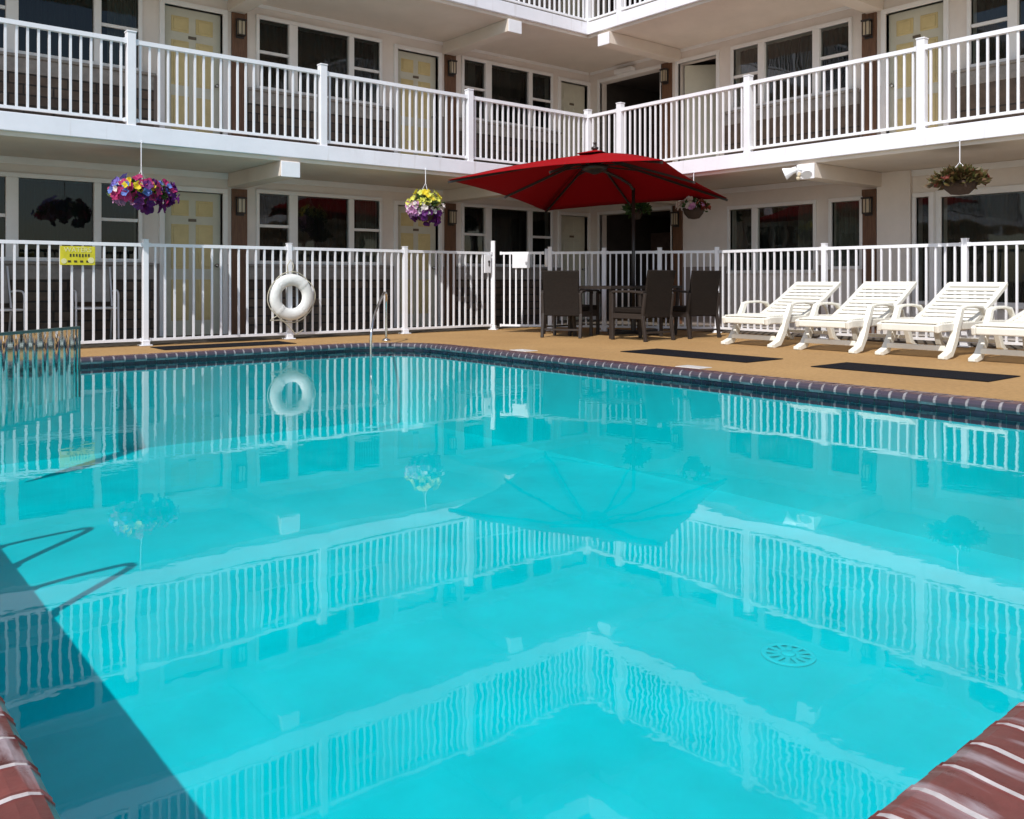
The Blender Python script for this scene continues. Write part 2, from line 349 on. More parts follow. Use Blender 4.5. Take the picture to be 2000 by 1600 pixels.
# ------------------------------------------------------------------ ground, deck and pool
PL, PR, PN, PF = -10.07, -4.40, -9.955, -1.10       # pool inner edges: left, right, near, far
RC = .8; WZ = -.078; PB = -.97
def pool_outline(off=0., nseg=10):
    """outline at the coping's inner edge pushed outward by off; far right corner rounded"""
    pts = [(PL-off, PN-off), (PR+off, PN-off)]
    cx, cy = PR-RC, PF-RC
    for i in range(nseg+1):
        a = math.pi/2*i/nseg; pts.append((cx+(RC+off)*math.cos(a), cy+(RC+off)*math.sin(a)))
    pts.append((PL-off, PF+off))
    return pts
def ring_faces(mb, inner, outer, z):
    n = len(inner); b = len(mb.v)
    mb.v += [(x, y, z) for x, y in inner] + [(x, y, z) for x, y in outer]
    for i in range(n): j = (i+1) % n; mb.f.append((b+i, b+j, b+n+j, b+n+i))
inner = pool_outline(.10)
def outer_from(pts, x0, x1, y0, y1):
    res = []
    n = len(pts)
    for i, (x, y) in enumerate(pts):
        if i == 0: res.append((x0, y0))
        elif i == 1: res.append((x1, y0))
        elif i == n-1: res.append((x0, y1))
        else:
            k = (i-2)/(n-4)
            res.append((x1, -3+(y1+3)*k*2) if k < .5 else (x1+(-6-x1)*(k-.5)*2, y1))
    return res
out1 = outer_from(inner, -26, 14, -26, 14)
mb = MB(); ring_faces(mb, inner, out1, 0); struct(O('pool_deck', mb, 'deck'))
mb = MB(); out2 = [(-500, -500), (500, -500), (500, 500), (-500, 500)]
ring_faces(mb, [(-26, -26), (14, -26), (14, 14), (-26, 14)], out2, -.004); struct(O('ground', mb, 'concrete'))
# shell: walls and floor, waterline tile band
pin = pool_outline(0.012)
mb = MB(); n = len(pin)
for i in range(n):
    j = (i+1) % n; (x0, y0), (x1, y1) = pin[i], pin[j]
    mb.face([(x0, y0, PB), (x1, y1, PB), (x1, y1, -.15), (x0, y0, -.15)])
mb.face([(x, y, PB) for x, y in pin])
struct(O('pool_basin', mb, 'shell'))
mb = MB()
for i in range(n):
    j = (i+1) % n; (x0, y0), (x1, y1) = pin[i], pin[j]
    L_ = math.hypot(x1-x0, y1-y0); k = max(1, int(L_/.11))
    for q in range(k):
        a, b_ = q/k, (q+1)/k; gx, gy = (x1-x0)/L_*.004, (y1-y0)/L_*.004
        p = (x0+(x1-x0)*a+gx, y0+(y1-y0)*a+gy); r_ = (x0+(x1-x0)*b_-gx, y0+(y1-y0)*b_-gy)
        mb.face([(p[0], p[1], -.15), (r_[0], r_[1], -.15), (r_[0], r_[1], -.03), (p[0], p[1], -.03)])
band = O('waterline_tile', mb, mat('navy_waterline_tile', (.010, .014, .028), .15, var=.4, vscale=14)); struct(band)
mb = MB(); pg = pool_outline(.02)
for i in range(n):
    j = (i+1) % n; (x0, y0), (x1, y1) = pg[i], pg[j]
    mb.face([(x0, y0, -.16), (x1, y1, -.16), (x1, y1, -.02), (x0, y0, -.02)])
struct(O('tile_grout', mb, mat('teal_tile_grout', (.03, .07, .075), .6)))
# water sheet
mb = MB(); mb.face([(x, y, WZ) for x, y in pool_outline(.011)])
struct(O('water', mb, 'water'))
# bullnose brick coping, brick by brick, over a grout bed
prof = [(.035, -.062), (.004, -.052), (-.010, -.034), (-.010, -.016), (.004, .002), (.022, .009), (.045, .011), (.09, .007), (.15, .004), (.225, .003), (.228, -.01)]
def coping():
    mb = MB(); gb = MB(); gb2 = MB(); tones = []
    pts = pool_outline(0, 14); segs = []
    P_ = pts + [pts[0]]
    path = []
    for i in range(len(pts)): path.append((Vector((*P_[i], 0)), Vector((*P_[i+1], 0))))
    # straight edges use bricks, arc edges one or two bricks each
    for a, b_ in path:
        L_ = (b_-a).length; k = max(1, round(L_/.105)); d = (b_-a)/L_; nrm = Vector((d.y, -d.x, 0))
        nose_shade = (a.x > PL+.5 and b_.y > PN+.01) or (b_.x > PR-.01 and a.y > PN+.01)  # far and right edges: shade on the brick noses is painted in
        def emit(mbx, s0, s1, dz, tone, cap=True, flare=0):
            b0 = len(mbx.v)
            for sx in (s0, s1):
                for px, pz in prof: mbx.v.append(tuple(a + d*sx + nrm*(px) + Vector((0, 0, pz+dz))))
            m_ = len(prof)
            for q in range(m_-1): mbx.f.append((b0+q, b0+q+1, b0+m_+q+1, b0+m_+q)); tones.append((tone, 1. if nose_shade and q < 5 else (.45 if nose_shade else 0.)))
            mbx.f.append(tuple(b0+q for q in range(m_))); mbx.f.append(tuple(b0+m_+q for q in reversed(range(m_)))); tones.extend([(tone, 1. if nose_shade else 0.)]*2)
        for q in range(k):
            s0 = L_*q/k; s1 = L_*(q+1)/k
            emit(mb, s0+.0085+random.uniform(0, .003), s1-.0085, random.uniform(-.0004, .0010), random.random())
        gx_ = gb2 if nose_shade else gb; b0 = len(gx_.v); m_ = len(prof)
        for sx in (0, L_):
            for px, pz in prof: gx_.v.append(tuple(a + d*sx + nrm*(px+.0012) + Vector((0, 0, pz-.0012))))
        for q in range(m_-1): gx_.f.append((b0+q, b0+q+1, b0+m_+q+1, b0+m_+q))
    o = O('pool_coping', mb, 'coping', bevel=.002)
    at = o.data.attributes.new('tone', 'FLOAT', 'FACE')
    nf = len(o.data.polygons)
    for i in range(nf): at.data[i].value = tones[i][0]
    a2 = o.data.attributes.new('nose_shade', 'FLOAT', 'FACE')
    for i in range(nf): a2.data[i].value = tones[i][1]
    struct(o); struct(O('coping_grout', gb, 'grout')); struct(O('coping_grout', gb2, mat('grey_grout', (.24, .22, .23), .8, var=.3, vscale=20, bump=.4)))
    # corner blocks where straight edges meet
    cb = MB()
    for x, y, sx, sy in ((PL, PN, -1, -1), (PR, PN, 1, -1), (PL, PF, -1, 1)):
        x0, x1 = sorted((x, x+sx*.228)); y0, y1 = sorted((y, y+sy*.228)); cb.box(x0, x1, y0, y1, -.06, .006)
    struct(O('coping_corner', cb, 'coping', bevel=.01))
coping()

# ------------------------------------------------------------------ motel building
F1, F2, F3 = 0., 2.59, 5.14
WT = 1.80                                             # wall plane behind the railing line
bld = thing('motel_building', 'three storey white motel wrapping the pool with railed balconies and shaded walkways', 'building')
class Wing:
    """maps (a along the wall, b outward depth behind the railing line, z) to the world: left wing along x, right wing along y"""
    def __init__(s, kind): s.k = kind
    def box(s, mb, a0, a1, b0, b1, z0, z1):
        if s.k == 'L': mb.box(min(a0, a1), max(a0, a1), min(b0, b1), max(b0, b1), z0, z1)
        else: mb.box(min(b0, b1), max(b0, b1), min(a0, a1), max(a0, a1), z0, z1)
    def pt(s, a, b, z): return (a, b, z) if s.k == 'L' else (b, a, z)
LW, RW = Wing('L'), Wing('R')
def wall_pieces(w_, mb, a0, a1, z0, z1, holes, b0=WT, b1=WT+.18):
    xs = sorted({a0, a1} | {h[0] for h in holes} | {h[1] for h in holes})
    xs = [x for x in xs if a0 <= x <= a1]
    runs = []
    for x0, x1 in zip(xs, xs[1:]):
        mid = (x0+x1)/2; hs = sorted([(h[2], h[3]) for h in holes if h[0] < mid < h[1]])
        z = z0; segs = []
        for h0, h1 in hs:
            if h0 > z: segs.append((z, h0))
            z = max(z, h1)
        if z < z1: segs.append((z, z1))
        if runs and runs[-1][2] == segs: runs[-1][1] = x1
        else: runs.append([x0, x1, segs])
    for x0, x1, segs in runs:
        for s0, s1 in segs: w_.box(mb, x0, x1, b0, b1, s0, s1)
def window(w_, a0, a1, zb, zt, splits, rails=(), seed=0, gap=.05, curtains=True):
    """splits: list of (pane a0, a1, has cross rail height or None)"""
    fr = MB(); B = WT
    w_.box(fr, a0-gap, a1+gap, B-.035, B+.06, zt, zt+gap+.01); w_.box(fr, a0-gap, a1+gap, B-.05, B+.06, zb-gap, zb)
    xs = [a0]
    edges = [a0-gap] + [v for sp in splits for v in (sp[0], sp[1])] + [a1+gap]
    for i in range(0, len(edges), 2): w_.box(fr, edges[i], edges[i+1], B-.035, B+.06, zb, zt)
    for p0, p1, rz in splits:
        if rz: w_.box(fr, p0, p1, B-.012, B+.045, rz-.022, rz+.022)
    f = O('window', fr, 'trim', bld, bevel=.006)
    for p0, p1, rz in splits:
        for q0, q1 in (((zb, rz-.022), (rz+.022, zt)) if rz else ((zb, zt),)):
            pm = MB(); jit = random.uniform(-.004, .004)
            pm.face([w_.pt(p0, B+.02+jit, q0), w_.pt(p1, B+.02-jit, q0), w_.pt(p1, B+.02-jit, q1), w_.pt(p0, B+.02+jit, q1)])
            O('pane', pm, 'pane', f)
    cm = MB(); rnd = random.Random(seed); x = a0-.04; pts = []
    while x < a1+.04:
        pts.append((x, B+.17+rnd.uniform(-.02, .02))); x += .035
    for (p, q), (p2, q2) in zip(pts, pts[1:]): cm.face([w_.pt(p, q, zb-.03), w_.pt(p2, q2, zb-.03), w_.pt(p2, q2, zt+.03), w_.pt(p, q, zt+.03)])
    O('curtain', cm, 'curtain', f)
    if seed % 4 in (0, 3):
        side = a0 if seed % 2 else a1-.34; dm = MB(); pts = [(side-.02+.38*i/40, B+.12+.014*math.sin(i*1.3+rnd.uniform(-.4, .4))) for i in range(41)]
        for (p, q), (p2, q2) in zip(pts, pts[1:]): dm.face([w_.pt(p, q, zb-.02), w_.pt(p2, q2, zb-.02), w_.pt(p2, q2, zt+.02), w_.pt(p, q, zt+.02)])
        O('drape', dm, 'drape', f, smooth=True)
    return f
def door(w_, a0, a1, F, cream=True, hand=1):
    B = WT; zt = F+2.04; fr = MB()
    w_.box(fr, a0-.07, a0, B-.03, B+.14, F, zt); w_.box(fr, a1, a1+.07, B-.03, B+.14, F, zt); w_.box(fr, a0-.07, a1+.07, B-.03, B+.14, zt, zt+.07)
    O('door_frame', fr, 'trim', bld, bevel=.005)
    sl = MB(); w_.box(sl, a0+.004, a1-.004, B+.07, B+.12, F+.01, zt-.004)
    d = O('door', sl, 'door', bld); wd = a1-a0
    pm = MB(); c = [(a0+.14*wd, a0+.44*wd), (a0+.56*wd, a1-.14*wd)]
    for x0, x1 in c:
        for z0, z1 in ((F+1.70, F+1.92), (F+.95, F+1.58), (F+.22, F+.80)):
            w_.box(pm, x0, x1, B+.062, B+.075, z0, z1)
            w_.box(pm, x0+.03, x1-.03, B+.052, B+.0625, z0+.03, z1-.03)
    O('door_panel', pm, 'panelY' if cream else 'door', d, bevel=.006)
    kn = MB(); kx = a1-.07 if hand > 0 else a0+.07
    kn.tube([w_.pt(kx, B+.07, F+1.0), w_.pt(kx, B+.03, F+1.0), w_.pt(kx, B+.0, F+1.0)], [.02, .014, .03], 12); O('door_knob', kn, 'steel', d, smooth=True)
    np_ = MB(); m_ = (a0+a1)/2; w_.box(np_, m_-.055, m_+.055, B+.058, B+.07, F+1.62, F+1.66); O('number_plate', np_, 'number', d)
    return d
def pilaster(w_, a0, a1, F, lamp=True):
    mb = MB(); w_.box(mb, a0, a1, WT-.03, WT+.01, F, F+2.12)
    O('pilaster', mb, 'brown', bld)
    if not lamp: return
    c = (a0+a1)/2; z = F+1.87; lb = MB()
    w_.box(lb, c-.06, c+.06, WT-.045, WT-.03, z-.14, z+.14); w_.box(lb, c-.07, c+.07, WT-.135, WT-.045, z+.105, z+.13)
    w_.box(lb, c-.06, c+.06, WT-.125, WT-.06, z-.11, z-.095)
    for dx in (-.06, .05, -.005):
        w_.box(lb, c+dx, c+dx+.01, WT-.125, WT-.115, z-.095, z+.105)
        if dx != -.005: w_.box(lb, c+dx, c+dx+.01, WT-.07, WT-.06, z-.095, z+.105)
    l = O('wall_lantern', lb, 'dark', bld, bevel=.003)
    gb = MB(); w_.box(gb, c-.048, c+.048, WT-.113, WT-.062, z-.094, z+.104); O('lantern_glass', gb, 'lampglass', l, bevel=.006)
def beam(w_, a, F):
    mb = MB(); w_.box(mb, a-.125, a+.125, -.02, WT, F-.45, F-.252)
    O('beam', mb, 'soffit', bld, bevel=.006)
    cb = MB(); w_.box(cb, a-.13, a+.13, -.035, -.018, F-.46, F-.262); O('beam_cap', cb, 'metal', bld, bevel=.004)

AEND = -16.5
def winL(s0, F, seed):
    # window group starting at s0, 2.05 wide
    return window(LW, s0, s0+2.05, F+1.08, F+2.08, [(s0, s0+.47, F+1.60), (s0+.61, s0+1.49, None), (s0+1.58, s0+2.05, F+1.60)], seed=seed)
STORM = [F1, F2, F3]
mods = [-5.05, -1.29, -8.82, -12.6, -16.4]
for fi, F in enumerate(STORM):
    top = F+2.34
    # ---- left wing wall
    holes = []
    for k, m0 in enumerate(mods):
        holes.append((m0, m0+2.05, F+1.08, F+2.08))
        dd = (m0+2.40, m0+3.22) if m0 != -1.29 else (1.02, 1.74)
        holes.append((dd[0], dd[1], F, F+2.04))
    mb = MB(); wall_pieces(LW, mb, AEND, WT, F-.0, top, holes); O('wall', mb, 'wall', bld)
    for k, m0 in enumerate(mods):
        winL(m0, F, fi*10+k)
        if m0 != -1.29: door(LW, m0+2.40, m0+3.22, F, True)
        else: door(LW, 1.02, 1.74, F, False)
        if m0 != -1.29: pilaster(LW, m0+3.35, m0+3.58, F)
        st = MB(); s0, s1 = m0-.18, m0+2.24
        LW.box(st, s0, s1, WT-.06, WT-.002, F, F+.80); O('stone_veneer', st, 'stoneL', bld)
        st = MB(); LW.box(st, s0, s1, WT-.075, WT-.002, F+.80, F+.99); LW.box(st, s0-.02, s1+.02, WT-.11, WT-.052, F+.99, F+1.028); O('window_sill', st, 'sill', bld, bevel=.008)
    # ---- right wing wall (a = y)
    hl = []
    if fi == 0:
        hl = [(-.30, 1.50, F, F+2.06), (-3.14, -1.58, F+.95, F+1.97), (-3.90, -3.45, F+1.0, F+1.97), (-4.92, -4.74, F+.5, F+1.95), (-7.6, -5.09, F+.5, F+1.93), (-8.9, -8.0, F, F+2.04), (-12.3, -10, F+1., F+2.05)]
    else:
        hl = [(-.05, 1.50, F, F+2.05), (-1.30, -.46, F, F+2.05), (-3.73, -1.65, F+1.08, F+2.06), (-5.12, -4.30, F, F+2.04), (-7.53, -5.48, F+1.08, F+2.02), (-8.9, -8.1, F, F+2.04), (-12.3, -10, F+1.08, F+2.02)]
    mb = MB(); wall_pieces(RW, mb, AEND, WT-.0, F, top, hl); O('wall', mb, 'wall', bld)
    if fi == 0:
        window(RW, -3.14, -1.58, F+.95, F+1.97, [(-3.14, -2.12, None), (-2.02, -1.58, None)], seed=31)
        window(RW, -3.90, -3.45, F+1.0, F+1.97, [(-3.90, -3.45, None)], seed=32)
        window(RW, -4.92, -4.74, F+.5, F+1.95, [(-4.92, -4.74, None)], seed=33)
        window(RW, -7.6, -5.09, F+.5, F+1.93, [(-7.6, -5.09, None)], seed=34, gap=.08)
        window(RW, -12.3, -10, F+1, F+2.05, [(-12.3, -11.2, None), (-11.1, -10, None)], seed=35)
        door(RW, -8.85, -8.05, F)
        st = MB(); RW.box(st, -4.68, -4.19, WT-.07, WT-.002, F, top); O('wall_pier', st, 'wall', bld, bevel=.006)
        st = MB(); RW.box(st, -5.03, -4.975, WT-.12, WT-.004, F, F+2.0); O('corner_post', st, 'trim', bld, bevel=.006)
    else:
        window(RW, -3.73, -1.65, F+1.08, F+2.06, [(-3.73, -3.25, F+1.60), (-3.13, -2.26, None), (-2.14, -1.65, F+1.60)], seed=41+fi)
        window(RW, -7.53, -5.48, F+1.08, F+2.02, [(-7.53, -7.05, F+1.60), (-6.92, -6.06, None), (-5.94, -5.48, F+1.60)], seed=44+fi)
        window(RW, -12.3, -10, F+1.08, F+2.02, [(-12.3, -11.2, None), (-11.1, -10, None)], seed=47+fi)
        door(RW, -5.12, -4.30, F); door(RW, -8.87, -8.13, F)
        for s0, s1 in ((-3.9, -1.5), (-7.7, -5.3)):
            st = MB(); RW.box(st, s0, s1, WT-.06, WT-.002, F, F+.80); O('stone_veneer', st, 'stoneR', bld)
            st = MB(); RW.box(st, s0, s1, WT-.075, WT-.002, F+.80, F+.99); RW.box(st, s0-.02, s1+.02, WT-.11, WT-.052, F+.99, F+1.028); O('window_sill', st, 'sill', bld, bevel=.008)
    pilaster(RW, -4.16, -3.94, F)
    pilaster(RW, -.32 if fi else -.56, -.08 if fi else -.33, F)
    # recessed passage in the corner of the right wing
    rm = MB(); lo = -.05 if fi else -.30
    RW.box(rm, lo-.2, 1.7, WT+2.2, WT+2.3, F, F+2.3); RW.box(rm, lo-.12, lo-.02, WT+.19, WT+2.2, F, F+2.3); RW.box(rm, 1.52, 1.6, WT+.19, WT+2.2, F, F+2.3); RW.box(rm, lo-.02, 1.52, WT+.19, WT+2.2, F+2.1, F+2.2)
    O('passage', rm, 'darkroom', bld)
    fr = MB()
    RW.box(fr, lo-.06, lo, WT-.03, WT+.05, F, F+2.12); RW.box(fr, 1.50, 1.56, WT-.03, WT+.05, F, F+2.12); RW.box(fr, lo, 1.50, WT-.03, WT+.05, F+2.06, F+2.12)
    O('passage_frame', fr, 'trim', bld, bevel=.005)
    # things seen in the passage: notice board and vending front
    vb = MB(); RW.box(vb, .75, 1.45, WT+1.4, WT+2.1, F+.02, F+1.75); O('vending_cabinet', vb, mat('dark_cabinet', (.07, .045, .04), .4, var=.3, vscale=5), bld, bevel=.02)
    vb = MB(); RW.box(vb, .1, .62, WT+1.9, WT+2.17, F+.9, F+1.9); O('notice_board', vb, mat('pale_board', (.25, .19, .15), .7, var=.2, vscale=9), bld, bevel=.01)
    if fi:   # dark doorway with its door standing open
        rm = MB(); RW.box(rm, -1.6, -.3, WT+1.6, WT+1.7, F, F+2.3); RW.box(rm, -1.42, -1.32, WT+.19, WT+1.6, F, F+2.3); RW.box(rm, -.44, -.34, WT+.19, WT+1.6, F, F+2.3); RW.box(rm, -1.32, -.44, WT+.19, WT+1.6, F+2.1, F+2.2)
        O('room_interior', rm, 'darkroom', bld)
        od = MB(); p0 = (-.50, WT+.16, 0); od.obox(RW.pt(-.50, WT+.12, F+1.03), RW.pt(-1.06, WT+.62, F+1.03), .04, 2.0); O('open_door', od, 'door', bld, bevel=.004)
        fr = MB(); RW.box(fr, -.46, -.40, WT-.03, WT+.05, F, F+2.12); RW.box(fr, -1.36, -1.30, WT-.03, WT+.05, F, F+2.12); RW.box(fr, -1.30, -.46, WT-.03, WT+.05, F+2.05, F+2.12)
        O('doorway_frame', fr, 'trim', bld, bevel=.005)
    # ---- slab above this storey: soffit, drip strip and fascia
    FN = F+2.55 if fi else F2
    sl = MB(); sl.box(AEND, WT, .03, WT, FN-.25, FN-.002); sl.box(.03, WT, AEND, .03, FN-.25, FN-.002)
    sl.box(AEND, WT+4, WT, WT+4, FN-.248, FN-.003); sl.box(WT, WT+4, AEND, WT, FN-.248, FN-.003)
    O('floor_slab' if fi < 2 else 'roof_slab', sl, 'soffit', bld)
    ext = 0 if fi < 2 else .35
    fa = MB(); fa.box(AEND, .0-ext*0, -.02-ext, .03, FN-.2, FN+(.0 if fi < 2 else .12)); fa.box(-.02-ext, .03, AEND, -.02-ext, FN-.2, FN+(.0 if fi < 2 else .12))
    O('fascia', fa, 'fascia', bld, bevel=.006)
    for a in (-1.62, -5.40, -9.17, -13): beam(LW, a, FN)
    for a in (-.40, -4.14, -8.0, -11.8): beam(RW, a, FN)
    # cove trim at wall head
    cv = MB(); LW.box(cv, AEND, WT-.04, WT-.025, WT-.002, top-.09, top-.002); RW.box(cv, AEND, WT-.04, WT-.025, WT-.002, top-.09, top-.002); O('cornice_strip', cv, 'trim', bld, bevel=.004)
M['lower_shade'] = mat('painted_lower_wall_shade', (.26, .215, .19), .7, var=.08, vscale=2, bump=.2)
def lower_wall_shade(w_, F, breaks):  # added thin slabs; the dimmer lower wall is put into their colour
    for s0, s1 in breaks:
        mb = MB(); w_.box(mb, s0, s1, WT-.012, WT-.001, F+.013, F+1.02); O('shade_band', mb, 'lower_shade', bld)
for F in STORM:
    br = []
    for m0 in mods:
        if m0 != -1.29: br += [(m0+2.24, m0+2.33), (m0+3.29, m0+3.35)]
        else: br += [(m0+2.24+.0, .95)] if m0+2.24 < .95 else []
    lower_wall_shade(LW, F, br)
lower_wall_shade(RW, F1, [(-1.52, -.56), (-3.41, -3.19), (-4.19, -4.16), (-8.0, -7.7), (-10, -8.9)])
for F in (F2, F3): lower_wall_shade(RW, F, [(-3.94, -3.9), (-4.22, -4.16), (-5.3, -5.19), (-8.03, -7.7), (-10, -8.97)])
# small white fittings under the third floor soffit by the inner corner
jb = MB(); jb.box(1.66, 1.79, .55, 1.0, 4.70, 4.78); O('utility_box', jb, 'trim', bld, bevel=.01)
rb = MB(); rb.box(AEND, WT+4, WT, WT+4, 7.46, 7.5); O('flat_roof', rb, 'greyroof', bld)
ib = MB(); ib.box(AEND, WT+4, WT+3.2, WT+3.3, 0, 7.4); ib.box(WT+3.2, WT+3.3, AEND, WT+3.2, 0, 7.4); O('rear_wall', ib, 'wall', bld)

# ---- balcony railings, bay by bay
def railing_bay(p, q, F, nb):
    """bars between posts p and q (2D)"""
    p = Vector((*p, 0)); q = Vector((*q, 0)); d = (q-p).normalized(); mb = MB()
    a = p + d*.05; b_ = q - d*.05
    mb.obox(a + Vector((0, 0, F+.975)), b_ + Vector((0, 0, F+.975)), .06, .05)
    mb.obox(a + Vector((0, 0, F+.06)), b_ + Vector((0, 0, F+.06)), .04, .032)
    for e, sg_ in ((a, 1), (b_, -1)):
        for hz, hh in ((.975, .064), (.06, .044)): mb.obox(e + d*sg_*.001 + Vector((0, 0, F+hz)), e + d*sg_*.028 + Vector((0, 0, F+hz)), .068, hh)
    for i in range(1, nb+1):
        c = p + (q-p)*i/(nb+1); mb.obox(c + Vector((0, 0, F+.076)), c + Vector((0, 0, F+.951)), .024, .024, up=d)
    return O('balcony_railing', mb, 'metal', bld)
def rail_post(p, F, par):
    mb = MB(); mb.box(p[0]-.05, p[0]+.05, p[1]-.05, p[1]+.05, F-.02, F+1.075); mb.box(p[0]-.056, p[0]+.056, p[1]-.056, p[1]+.056, F+1.075, F+1.095)
    O('railing_post', mb, 'metal', par, bevel=.006)
RY = .045
for F in (F2, F3):
    ls = [0, -2.465, -4.91, -7.36, -9.81, -12.26, -14.7]
    for a0, a1 in zip(ls, ls[1:]):
        r = railing_bay((a0+(.045 if a0 == 0 else 0), RY), (a1, RY), F, 22)
        rail_post((a1, RY), F, r)
        if a0 == 0: rail_post((RY, RY), F, r)
    ls = [.0, -.712, -3.19, -5.654, -8.1, -10.55, -13]
    for a0, a1 in zip(ls, ls[1:]):
        r = railing_bay((RY, a0+(.045 if a0 == 0 else 0)), (RY, a1), F, 22 if a0 != 0 else 5)
        rail_post((RY, a1), F, r)

# ---- walkway floor behind the fence, its shade put into a dark sheet
mb = MB(); mb.box(-26, WT, .42, WT, .0, .012); mb.box(.42, WT, -26, .42, .0, .012)
struct(O('walkway', mb, 'walkway_shade'))

# ------------------------------------------------------------------ pool fence
FZ = 1.235
def fence_panel(root, p, q, nb, name='fence_panel', ztop=FZ, zb=.075):
    p = Vector((*p, 0)); q = Vector((*q, 0)); d = (q-p).normalized(); mb = MB(); a = p+d*.033; b_ = q-d*.033
    mb.obox(a+Vector((0, 0, ztop-.02)), b_+Vector((0, 0, ztop-.02)), .034, .04); mb.obox(a+Vector((0, 0, zb)), b_+Vector((0, 0, zb)), .03, .032)
    for e, sg_ in ((a, 1), (b_, -1)):
        for hz, hh in ((ztop-.02, .05), (zb, .042)): mb.obox(e+d*sg_*.001+Vector((0, 0, hz)), e+d*sg_*.026+Vector((0, 0, hz)), .044, hh)
    for i in range(1, nb+1):
        c = p+(q-p)*i/(nb+1); mb.obox(c+Vector((0, 0, zb+.016)), c+Vector((0, 0, ztop-.04)), .023, .023, up=d)
    return O(name, mb, 'metal', root)
def fence_post(root, p, h=1.275, base=True, rz=0):
    mb = MB(); mb.box(-.033, .033, -.033, .033, .0, h); mb.box(-.037, .037, -.037, .037, h, h+.012)
    o = O('fence_post', mb, 'metal', root, loc=(p[0], p[1], 0), rot=(0, 0, rz), bevel=.005)
    if base:
        bm_ = MB(); bm_.box(-.07, .07, -.07, .07, .002, .016); bm_.box(-.045, .045, -.045, .045, .016, .07); O('base_plate', bm_, 'metal', o, bevel=.006)
    return o
FT = .30
fl = thing('pool_fence', 'white picket metal fence along the left walkway, holding the life ring and yellow sign', 'fence')
posts = [-1.80, -3.45, -5.27, -7.12, -8.97, -10.82, -12.67]
for a in posts[1:]: fence_post(fl, (a, FT))
for a0, a1 in zip(posts, posts[1:]): fence_panel(fl, (a1, FT), (a0, FT), 15 if a0 != -1.8 else 14)
P1, P2 = Vector((-1.80, FT)), Vector((.30, -2.45)); dg = (P2-P1).normalized(); dz = math.atan2(dg.y, dg.x)
fence_post(fl, P1, 1.40, rz=dz)
G1 = P1+dg*.08; G2 = P1+dg*.86
gt = thing('pool_gate', 'narrow white picket gate with pale latch sheet between two fence posts', 'gate')
fence_panel(gt, G1, G2, 7, 'gate_panel')
gp = MB(); c = P1+dg*.42; gp.obox((G1.x+dg.x*.24+.03*dg.y, G1.y+dg.y*.24-.03*dg.x, 1.09), (G1.x+dg.x*.52+.03*dg.y, G1.y+dg.y*.52-.03*dg.x, 1.09), .012, .22)
# back of the sheet faces the pool: shift to the pool side
gpo = O('gate_sign_plate', gp, 'metal', gt, bevel=.003)
hb = MB(); hb.tube([(G2.x, G2.y, 1.28), (G2.x, G2.y, 1.0)], .028, 10); O('gate_latch', hb, 'metal', gt, smooth=True)
fc = thing('corner_fence', 'white picket fence crossing the inner corner behind the red umbrella and patio set', 'fence')
L_ = (P2-G2).length; k = 3; prev = G2+dg*.06
fence_post(fc, prev, 1.30, rz=dz)
for i in range(1, k+1):
    nx = G2+dg*(.06+(L_-.06)*i/k) if i < k else P2
    fence_panel(fc, prev, nx, 8)
    if i < k: fence_post(fc, nx, rz=dz)
    prev = nx
fence_post(fc, P2, rz=dz)
fr_ = thing('lounger_fence', 'white picket metal fence behind the row of sun loungers', 'fence')
pr = [-2.45, -4.22, -6.04, -7.86, -9.7, -11.5]
for a in pr[1:]: fence_post(fr_, (FT, a))
for a0, a1 in zip(pr, pr[1:]): fence_panel(fr_, (FT, a1), (FT, a0), 15)
# latch case on the left fence beside the gate
mb = MB(); mb.box(-2.0, -1.87, .262, .286, .90, 1.19); lc = tag(O('key_box', mb, 'metal', bevel=.008), 'small white metal box on the fence just left of the gate post', 'box')
kb = MB(); kb.tube([(-1.915, .263, 1.08), (-1.915, .255, 1.08)], .02, 12); kb.box(-1.925, -1.905, .255, .263, 1.01, 1.06); O('keyhole', kb, 'dark', lc)
# yellow notice
mb = MB(); mb.box(-8.06, -7.69, .255, .262, .965, 1.18); sg = tag(O('notice_sign', mb, 'signY', bevel=.002), 'small yellow notice with pale lettering wired to the left fence', 'sign')
def text_obj(txt, size, loc, rot, m, par, name='lettering'):
    cu = bpy.data.curves.new(name, 'FONT'); cu.body = txt; cu.size = size; cu.extrude = .0012; cu.align_x = 'CENTER'; cu.align_y = 'CENTER'
    tmp = bpy.data.objects.new('tmp', cu); me = bpy.data.meshes.new_from_object(tmp); bpy.data.objects.remove(tmp)
    me.materials.append(M[m]); o = bpy.data.objects.new(name, me); sc.collection.objects.link(o); o.parent = par; o.location = loc; o.rotation_euler = rot
    return o
text_obj('WATERS', .075, (-7.875, .2535, 1.137), (R(90), 0, 0), 'signP', sg)
mb = MB()
for i in range(7):                                   # illegible second and third rows
    x = -7.96+i*.032; mb.box(x, x+.017, .2525, .2545, 1.055+random.uniform(0, .006), 1.093)
    if i % 2 == 0: mb.box(x-.02, x+.012, .2525, .2545, .995, 1.018)
O('lettering', mb, 'signD', sg)
mb = MB(); mb.tube([(-7.735, .2545, 1.02), (-7.735, .252, 1.02)], .034, 18); mb.tube([(-8.02, .2545, 1.01), (-8.02, .252, 1.01)], .03, 18); O('sign_emblem', mb, 'signP', sg)

